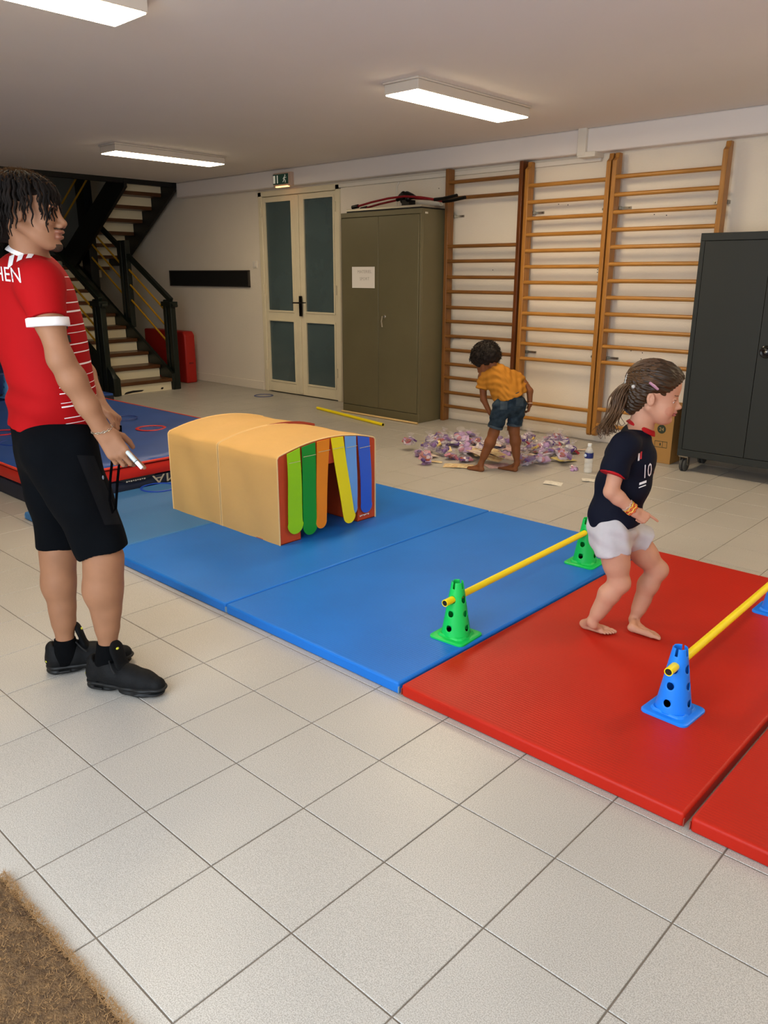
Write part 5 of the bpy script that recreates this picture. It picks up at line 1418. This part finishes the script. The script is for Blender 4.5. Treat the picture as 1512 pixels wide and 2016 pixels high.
for i in range(190):
    ox, oy = rnd.gauss(0, .010), rnd.gauss(0, .014); ph = rnd.uniform(0, 6); en = rnd.uniform(.62, .98); pts = []
    for u in np.linspace(0, en, 16):
        g_ = .35+1.0*math.sin(min(1, u*1.3)*PI/2)*(1+.3*math.sin(9*u)); c_ = cr(path, u)
        pts.append(c_+RV*(ox*g_*1.2+.0035*math.sin(16*u+ph))+NV*(oy*g_+.003*math.cos(14*u+ph))+UPV*(ox*g_*.5-.006*math.sin(u*14+ph)*u))
    PS.append(pts)
relg(strands(PS, 'ponytail', m_bh2, girl, 5, .0023))
b = MB(); b.ball(P(1247, 761, .0), (.007, .007, .007), 10, 7); b.tube([tw+HRg@np.array((.0, .024*math.cos(a), .024*math.sin(a))) for a in np.linspace(0, 2*PI, 15)[:-1]], .005, 6, closed=True)
relg(b.build('hair_tie', mat('pale_tie', '#b9b5ae', .6), gcap, sm=60))
c1, c2 = P(1279, 753, -.055), P(1295, 766, -.054); b = MB(); b.tube([c1, (c1+c2)/2-NV*.004, c2], [.0075, .0088, .0072], 8, flat=.6); relg(b.build('hair_clip', mat('pink_clip', '#b98aa4', .4), gcap, sm=60))
# bracelets on the right wrist
ax_ = U(gwR-geR); u1 = U(np.cross(ax_, NV)); u2 = np.cross(ax_, u1)
for k, (col, o_) in enumerate((('#d8a13a', -.030), ('#c2431c', -.024), ('#e0b04a', -.018), ('#c9561f', -.012), ('#b79a86', -.038))):
    b = MB(); pts = []
    for i in range(28):
        a = 2*PI*i/28; pts.append(gwR+ax_*(o_+.0025*math.sin(7*a+k))+(u1*math.cos(a)+u2*math.sin(a))*(.0215+.0012*math.cos(9*a)))
    b.tube(pts, .0030, 6, closed=True); relg(b.build('bracelet', mat('band_'+col[1:], col, .5), girl, sm=60))

# ================================================================== BOY BENDING OVER THE BAGS
m_skin3 = mat('deep_brown_skin', '#744527', .6, vary=.07, vscale=14, bump=.04, bscale=200, spec=.3)
P = PT((-1.58, 4.12)); YF_ = U(NV-RV*.35); YR = np.array([YF_[1], -YF_[0], 0.])
boy = thing('person', 'small boy with curly hair in mustard shirt and denim shorts bending over the bags', 'person', (-1.58, 4.12, 0))
def relb(o):
    if o.parent is boy: o.matrix_parent_inverse = Matrix.Translation(-Vector(boy.location))
    return o
bh = P(957, 712, .16); BHF = U(-RV*.55+NV*.45-UPV*.75); BHR = frame(BHF, UPV*.8-RV*.2+NV*.5)
S = Sdf(); head(S, bh, BHR, .90, child=True)
bn = P(976, 728, .12); S.cone(bh+BHR@np.array((-.03, 0, -.03)), bn, .038, .040, k=.02)
bsL, bsR = P(950, 742, .13), P(1022, 742, .12)
beL, bwL = P(952, 786, .10), P(964, 812, .07)
beR, bwR = P(1043, 770, .06), P(1043, 797, .03)
bp0, bp1 = P(985, 745, .10), P(1005, 790, .0)
S.cone(bn, bp0, .040, .058, k=.02); S.cone(bp0, bp1, .060, .060, k=.02)
S.cone(bn, bsL, .03, .032, k=.02); S.cone(bn, bsR, .03, .032, k=.02)
S.chain([bsL, beL, bwL], [.031, .0235, .0165], k=.012); S.chain([bsR, beR, bwR], [.031, .0235, .0165], k=.012)
bhL, bhR = P(987, 800, -.005), P(1018, 796, .02)
bkL, baL = P(972, 852, .0), P(947, 912, -.01)
bkR, baR = P(1012, 848, .035), P(1018, 911, .02)
for h_, k_, a_ in ((bhL, bkL, baL), (bhR, bkR, baR)):
    S.chain([h_, k_], [.050, .038], k=.02); d = a_-k_
    S.cone(k_, k_+d*.32-YF_*.006, .037, .038, k=.02); S.cone(k_+d*.32-YF_*.006, k_+d*.75, .038, .025, k=.02); S.cone(k_+d*.6, a_, .026, .020, k=.02)
def gfoot(a_, hx, hy, dirv, left):
    h_ = ground(hx, hy, 0); barefoot(S, a_, h_, h_+U(dirv)*.155, left=left)
gfoot(baL, 952, 929, -RV*.62+NV*.55, True); gfoot(baR, 1018, 929, -RV*.62+NV*.60, False)
hand(S, bwL, U(P(968, 824, .08)-bwL), -RV, NV, .58, ((.5, .6, .4),)*4, k=.005); hand(S, bwR, U(P(1040, 812, .05)-bwR), RV*.9-NV*.4, NV, .58, ((.7, .9, .6),)*4, k=.005)
relb(link('body', S.mesh('body', h=.0045, fine=[((-9, -9, .40), (9, 9, .52)), ((-9, -9, 0), (9, 9, .07))], hf=.0028, material=m_skin3), boy))
m_must = mat('mustard_cotton', '#a66d24', .85, vary=.08, vscale=14, bump=.2, bscale=60, spec=.15)
S = Sdf(); S.cone(P(978, 728, .12), P(985, 743, .10), .052, .076, k=.03)
S.chain([P(984, 743, .10), P(992, 762, .06), P(1004, 782, .01)], [.082, .080, .084], k=.03)
S.cone(P(1010, 745, .10), P(1020, 770, .04), .055, .06, k=.03); S.cone(P(965, 742, .12), P(985, 785, .03), .050, .050, k=.03)
S.cone(P(975, 734, .11), P(956, 742, .13), .040, .044, k=.03); S.cone(P(985, 733, .11), P(1018, 744, .115), .040, .040, k=.03)
S.cone(P(953, 745, .13), P(948, 766, .115), .045, .042, k=.02, cut=0); S.cone(P(1020, 745, .115), P(1033, 760, .095), .040, .038, k=.02, cut=0)
S.cone(P(992, 762, .06), P(1007, 790, .0), .080, .086, k=.03); hb = P(1006, 783, .0); S.half(hb, -UPV*.93+RV*.33-NV*.05)
def bf(V, N):
    d = V-np.array(P(995, 760, .05)); z = d[:, 2]; l = d@RV; return .0028*np.sin(75*z-45*l+4*np.sin(30*l+20*z))+.0018*np.sin(140*z+60*l+5*np.sin(25*l))
relb(link('shirt', S.mesh('shirt', h=.0036, material=m_must, disp=bf, iters=1), boy))
m_den = mat('blue_denim', '#303e4a', .85, col2='#1a2530', vscale=22, bump=.3, bscale=400, spec=.15)
S = Sdf(); S.chain([P(1006, 778, .01), P(1006, 796, .01)], [.080, .084], k=.03)
S.cone(P(988, 800, .0), P(975, 841, .0), .068, .055, k=.02, cut=0); S.cone(P(1019, 796, .025), P(1013, 836, .03), .066, .054, k=.02, cut=0)
S.half(P(1006, 774, .0), UPV*.93-RV*.33)
def df(V, N): d = V-np.array(P(1000, 800, .0)); return .0025*np.sin(70*d[:, 2]+50*(d@RV))+.0018*np.sin(150*d[:, 2]-60*(d@RV))
bs2 = relb(link('shorts', S.mesh('shorts', h=.0036, material=m_den, disp=df, iters=1), boy)); bv2 = bvh_of(bs2.data)
m_den2 = mat('denim_pocket', '#303d48', .85, vary=.2, vscale=30)
for px, py in ((992, 797), (1023, 790)): relb(decal(bv2, rect(-.026, -.034, .026, .024), P(px, py, -.3), RV, UPV, U(P(px, py, .1)-P(px, py, -.3)), m_den2, bs2, 'back_pocket', sub=.012, off=.003))
for a, b_ in ((P(976, 838, .0), P(974.5, 843, .0)), (P(1013, 833, .03), P(1012.6, 838, .03))):
    q = Sdf(); q.cone(a, b_, .0565, .0565, cut=0, cuta=0, k=.001); relb(link('leg_cuff', q.mesh('leg_cuff', h=.0035, material=m_den2), bs2))
ax_ = U(bwR-beR); u1 = U(np.cross(ax_, NV)); u2 = np.cross(ax_, u1); b = MB(); b.tube([bwR-ax_*.01+(u1*math.cos(a)+u2*math.sin(a))*.0205 for a in np.linspace(0, 2*PI, 17)[:-1]], .0028, 6, closed=True)
relb(b.build('bracelet', mat('pale_band', '#c5a78c', .5), boy, sm=60))
m_curl = mat('dark_brown_curls', '#170d07', .7, vary=.5, vscale=30, spec=.3)
q = Sdf().at(bh, BHR, .90); q.ell((-.018, 0, .050), (.128, .114, .114), k=.01); q.ell((-.06, 0, .0), (.08, .085, .07), k=.02); q.half((.070, 0, .02), (.92, 0, -.40))
bhair = relb(link('hair', q.mesh('hair', h=.005, material=m_curl, disp=lambda V, N: .006*np.sin(110*V[:, 0])*np.sin(120*V[:, 1])*np.sin(115*V[:, 2])), boy))
PS = []; rnd = random.Random(3); R0_ = BHR
for i in range(900):
    d = U(np.array((rnd.gauss(-.25, .8), rnd.gauss(0, .8), rnd.gauss(.35, .8))))
    if d[0] > .5 and d[2] < .25: continue
    if d[2] < -.6: continue
    p = np.array((-.018, 0, .048))+d*np.array((.124, .110, .110)); t1 = U(np.cross(d, (0, .3, 1)) + 1e-6); t2 = np.cross(d, t1); L_ = rnd.uniform(.015, .034); rc_ = rnd.uniform(.0035, .006); ph = rnd.uniform(0, 6); bend = np.array((0, 0, -1))*.012
    pts = []
    for j in range(9):
        u = j/8; a = ph+u*9; pts.append(bh+R0_@((p+d*L_*u*.7+t1*rc_*math.cos(a)+t2*rc_*math.sin(a)+bend*u*u)*.90))
    PS.append(pts)
relb(strands(PS, 'curls', m_curl, bhair, 4, .0021))
# ================================================================== HEAP OF CELLOPHANE BAGS AND PAPERS
m_cello = mat('cellophane', '#d8d0da', .10, spec=1.0, alpha=.17, ior=1.5)
m_cello.node_tree.nodes['Principled BSDF'].inputs['Specular Tint'].default_value = (1, .96, 1, 1)
sweets = [mat('sweet_'+c[1:], c, .35, vary=.15, vscale=40) for c in ('#54387c', '#75568f', '#c2b4c2', '#c07888', '#a04a34', '#e0c060', '#d8d2cc', '#6d5a50', '#b58fc0', '#a23040')]
m_ribbon = mat('clear_tie', '#cfc6cf', .4)
rnd = random.Random(21)
def crumpled(n_u, n_v, rx, ry, rz, seed, neck=True):
    """pouch with sharp creases, gathered at the neck"""
    r_ = random.Random(seed); vs = []; fs = []
    ks = [r_.uniform(0, 6) for _ in range(6)]
    prof = [(0, 0), (.55, .02), (.9, .15), (1.0, .38), (.86, .62), (.5, .82), (.20, .93), (.16, .98), (.42, 1.14), (.60, 1.28)] if neck else [(0, 0), (.7, .02), (1, .2), (1, .5), (.8, .8), (.3, .97), (0, 1)]
    for i, (pr, pz) in enumerate(prof):
        for j in range(n_u):
            a = 2*PI*j/n_u; cr_ = 1+.17*math.sin(3*a+ks[0]+pz*4)+.12*(1 if j % 2 else -1)*min(1, pr+.2)+r_.uniform(-.10, .10)
            vs.append((rx*pr*cr_*math.cos(a)+r_.uniform(-.003, .003), ry*pr*cr_*math.sin(a)+r_.uniform(-.003, .003), max(.001, rz*pz*(1+r_.uniform(-.08, .08) if pz < .9 else 1))))
    for i in range(len(prof)-1):
        for j in range(n_u):
            j2 = (j+1) % n_u; fs += [(i*n_u+j, i*n_u+j2, (i+1)*n_u+j2), (i*n_u+j, (i+1)*n_u+j2, (i+1)*n_u+j)]
    b = MB(); b.add(vs, fs); return b
protos = []
def make_bag(seed, label, group):
    r_ = random.Random(seed); rx, ry, rz = r_.uniform(.048, .060), r_.uniform(.040, .052), r_.uniform(.075, .095)
    t = thing('gift_bag', label, 'gift bag', (0, 0, 0), 0, group)
    b = crumpled(14, 10, rx, ry, rz, seed); o = b.build('wrapper', m_cello, t, fixn=False)
    tk = MB(); tk.tube([(.011*math.cos(a), .010*math.sin(a), rz*.95) for a in np.linspace(0, 2*PI, 9)[:-1]], .003, 5, closed=True); tk.build('tie', m_ribbon, t, sm=60, fixn=False)
    for k in range(r_.randint(7, 10)):
        m_ = r_.choice(sweets[:5]+sweets[:3]+sweets); q = MB(); c = (r_.uniform(-.6, .6)*rx, r_.uniform(-.6, .6)*ry, rz*r_.uniform(.16, .62)); R = Matrix.Rotation(r_.uniform(0, 6), 3, 'Z') @ Matrix.Rotation(r_.uniform(-1, 1), 3, 'X')
        s_ = r_.uniform(.017, .026)
        if r_.random() < .5: q.box((-s_*1.5, -s_, -s_*.35), (s_*1.5, s_, s_*.35), R=R, o=c)
        else: q.ball(c, (s_*1.2, s_, s_*.8), 7, 5, R=R)
        q.build('sweet', m_, t, sm=50, fixn=False)
    return t
GB = 'gift bags heaped on the floor'
LB = 'crumpled clear cellophane gift bag of purple and pink sweets in the heap on the tiles'
protos = [make_bag(s, LB, GB) for s in range(5)]
spots = []
def sp(x, y, z=0.0): g_ = ground(x, y, .03); spots.append((g_[0], g_[1], z))
for x, y in ((806, 880), (842, 884), (822, 868), (826, 893), (838, 907), (850, 866), (846, 857), (862, 872), (872, 880), (880, 868), (896, 860), (892, 874), (906, 872), (890, 898), (900, 905), (914, 902), (918, 892), (916, 876), (930, 882), (876, 890), (860, 890), (868, 858), (902, 886), (912, 866), (926, 866),
             (982, 872), (990, 866), (976, 880), (1000, 884), (994, 896), (1000, 904), (1020, 868), (1034, 876), (1030, 888), (1046, 872), (1052, 884), (1048, 896), (1046, 910), (1056, 904), (1066, 878), (1070, 890), (1064, 906), (1076, 908), (1084, 870), (1088, 882), (1086, 896), (1092, 906), (1100, 888), (1106, 878), (1104, 900), (1114, 896), (1084, 864), (1098, 868), (1118, 886), (1038, 906), (1026, 902), (1110, 908), (962, 884), (956, 896), (940, 870), (944, 890), (1040, 864), (1078, 898)):
    sp(x, y)
# settle the heap: two layers, bags nudged apart within each
spots = [q for n_, q in enumerate(spots) if n_ % 4 != 2]
lay = [0 if i % 3 else 1 for i in range(len(spots))]; XY = np.array([s_[:2] for s_ in spots])
for _ in range(60):
    for i in range(len(XY)):
        for j in range(i):
            if lay[i] == lay[j]:
                d_ = XY[i]-XY[j]; n_ = np.linalg.norm(d_)+1e-6; m_d = .128
                if n_ < m_d: sh_ = d_/n_*(m_d-n_)*.25; XY[i] += sh_; XY[j] -= sh_
foot_ = np.array([ground(945, 915, 0)[:2], ground(1010, 918, 0)[:2]])
for i in range(len(XY)):
    for f_ in foot_:
        d_ = XY[i]-f_; n_ = np.linalg.norm(d_)
        if n_ < .13: XY[i] = f_+d_/n_*.13
spots = [(float(a[0]), float(a[1]), .042*l_) for a, l_ in zip(XY, lay)]
for i, (x, y, z) in enumerate(spots):
    t = protos[i] if i < 5 else copy_tree(protos[rnd.randrange(5)])
    t.location = (x, y, z); s_ = rnd.uniform(.92, 1.18)
    side_ = float((np.array((x, y, 0))-ground(985, 885, .03)) @ RV)
    if side_ < -.12: t['label'] = 'crumpled clear cellophane gift bag of purple sweets in the heap left of the boy'; t['group'] = 'gift bags heaped left of the boy'
    elif side_ < .12: t['label'] = 'crumpled cellophane gift bag of sweets lying behind the legs of the boy'; t['group'] = 'gift bags behind the boy'
    else: t['label'] = 'crumpled clear cellophane gift bag of sweets in the heap between boy and bottle'; t['group'] = 'gift bags heaped right of the boy'
    t.scale = (s_, s_, s_*rnd.uniform(.75, 1.0)); t.rotation_euler = (rnd.uniform(-.5, .5), rnd.uniform(-.5, .5), rnd.uniform(0, 6.28)); t.location.z += .008
def one_bag(x, y, label, s_=.8):
    t = copy_tree(protos[2]); g_ = ground(x, y, 0); t.location = (g_[0], g_[1], .004); t.scale = (s_, s_, s_*.8); t.rotation_euler = (.5, .3, 1.0); t['label'] = label
    if 'group' in t: del t['group']
    return t
one_bag(838, 913, 'cellophane gift bag lying in front of the left part of the heap', .72)
one_bag(1128, 926, 'small cellophane gift bag lying left of the water bottle', .60)
# printed cards and papers between the bags
m_cards = [mat('card_'+c[1:], c, .7, col2=c2, vscale=38) for c, c2 in (('#e0d3a8', '#c09468'), ('#ded8c6', '#d0a8a0'), ('#dccb8c', '#b8a850'), ('#d8bfb8', '#b98c98'))]
def card(x, y, w_, h_, rz, k, label, grp='cards and papers lying among the gift bags', z=.003, tilt=0):
    g_ = ground(x, y, z); b = MB(); nx = 4; vs = []; fs = []
    for j in range(2):
        for i in range(nx+1): u = i/nx; vs.append(((u-.5)*w_, (j-.5)*h_, .004*math.sin(u*3+k)+.002*j))
    for i in range(nx): fs.append((i, i+1, nx+2+i, nx+1+i))
    vs2 = [(a, b_, c+.0012) for a, b_, c in vs]; n = len(vs); b.add(vs+vs2, [q[::-1] for q in fs]+[tuple(n+i for i in q) for q in fs]+[(i, i+1, n+i+1, n+i) for i in range(nx)])
    o = b.build('printed_card', m_cards[k % 4], None, sm=30, loc=(g_[0], g_[1], z), rot=(tilt, tilt*.5, rz)); return tag(o, label, 'card', grp)
LC = 'pale printed card lying among the cellophane bags'
for i in range(26):
    x = rnd.uniform(920, 1012) if i < 18 else rnd.choice((rnd.uniform(830, 900), rnd.uniform(1020, 1110))); y = rnd.uniform(872, 906)
    card(x, y, rnd.uniform(.12, .19), rnd.uniform(.08, .13), rnd.uniform(0, 6), i, LC, z=rnd.uniform(.012, .085) if i < 18 else rnd.uniform(.004, .02), tilt=rnd.uniform(-.12, .12))
card(902, 918, .22, .12, .55, 0, 'cream card with red dots in front of the heap, left of the boy\'s foot', None)
card(981, 917, .20, .14, 1.0, 3, 'pink card on the floor between the boy\'s feet', None)
card(858, 910, .10, .04, .4, 0, 'small cream tag on the floor beside the front left bag', None)
card(1144, 886, .16, .05, .9, 1, 'thin white paper strip behind the water bottle', None)
m_note = mat('white_note', '#e4dfd4', .8, col2='#c4bfb4', vscale=60)
for x, y, w_, h_, rz, lb in ((1089, 952, .125, .085, .35, 'white printed note lying on the tiles in front of the heap'), (1160, 946, .10, .075, .6, 'white printed note on the tiles behind the running girl')):
    o = card(x, y, w_, h_, rz, 1, lb, None); o.name = 'paper_note'; o.data.materials[0] = m_note; o['category'] = 'paper'
# water bottle
g_ = ground(1157, 930, 0)
t = thing('water_bottle', 'clear plastic water bottle with blue label standing right of the bags', 'bottle', (g_[0], g_[1], 0))
b = MB(); b.lathe([(.026, 0), (.031, .004), (.031, .03), (.0285, .036), (.031, .042), (.031, .066), (.0285, .072), (.031, .078), (.031, .10), (.029, .104), (.031, .108), (.031, .15), (.028, .165), (.016, .188), (.012, .195), (.012, .205)], 24)
b.build('shell', mat('clear_plastic', '#eef2f2', .08, alpha=.32, spec=.7), t, sm=50)
b = MB(); b.lathe([(.0315, .110), (.0318, .111), (.0318, .149), (.0315, .150)], 24, cap=False); lb = b.build('label_band', mat('blue_label', '#14246a', .4), t, sm=50)
b = MB(); b.ball((.016*0-.012, -.0285, .130), (.014, .005, .012), 12, 8); b.build('label_motif', mat('pale_motif', '#c6d4e6', .5), lb, sm=50)
b = MB(); b.lathe([(.0145, .197), (.0145, .215), (.012, .217)], 18); b.build('cap', mat('white_cap', '#dfe3e6', .4), t, sm=40)
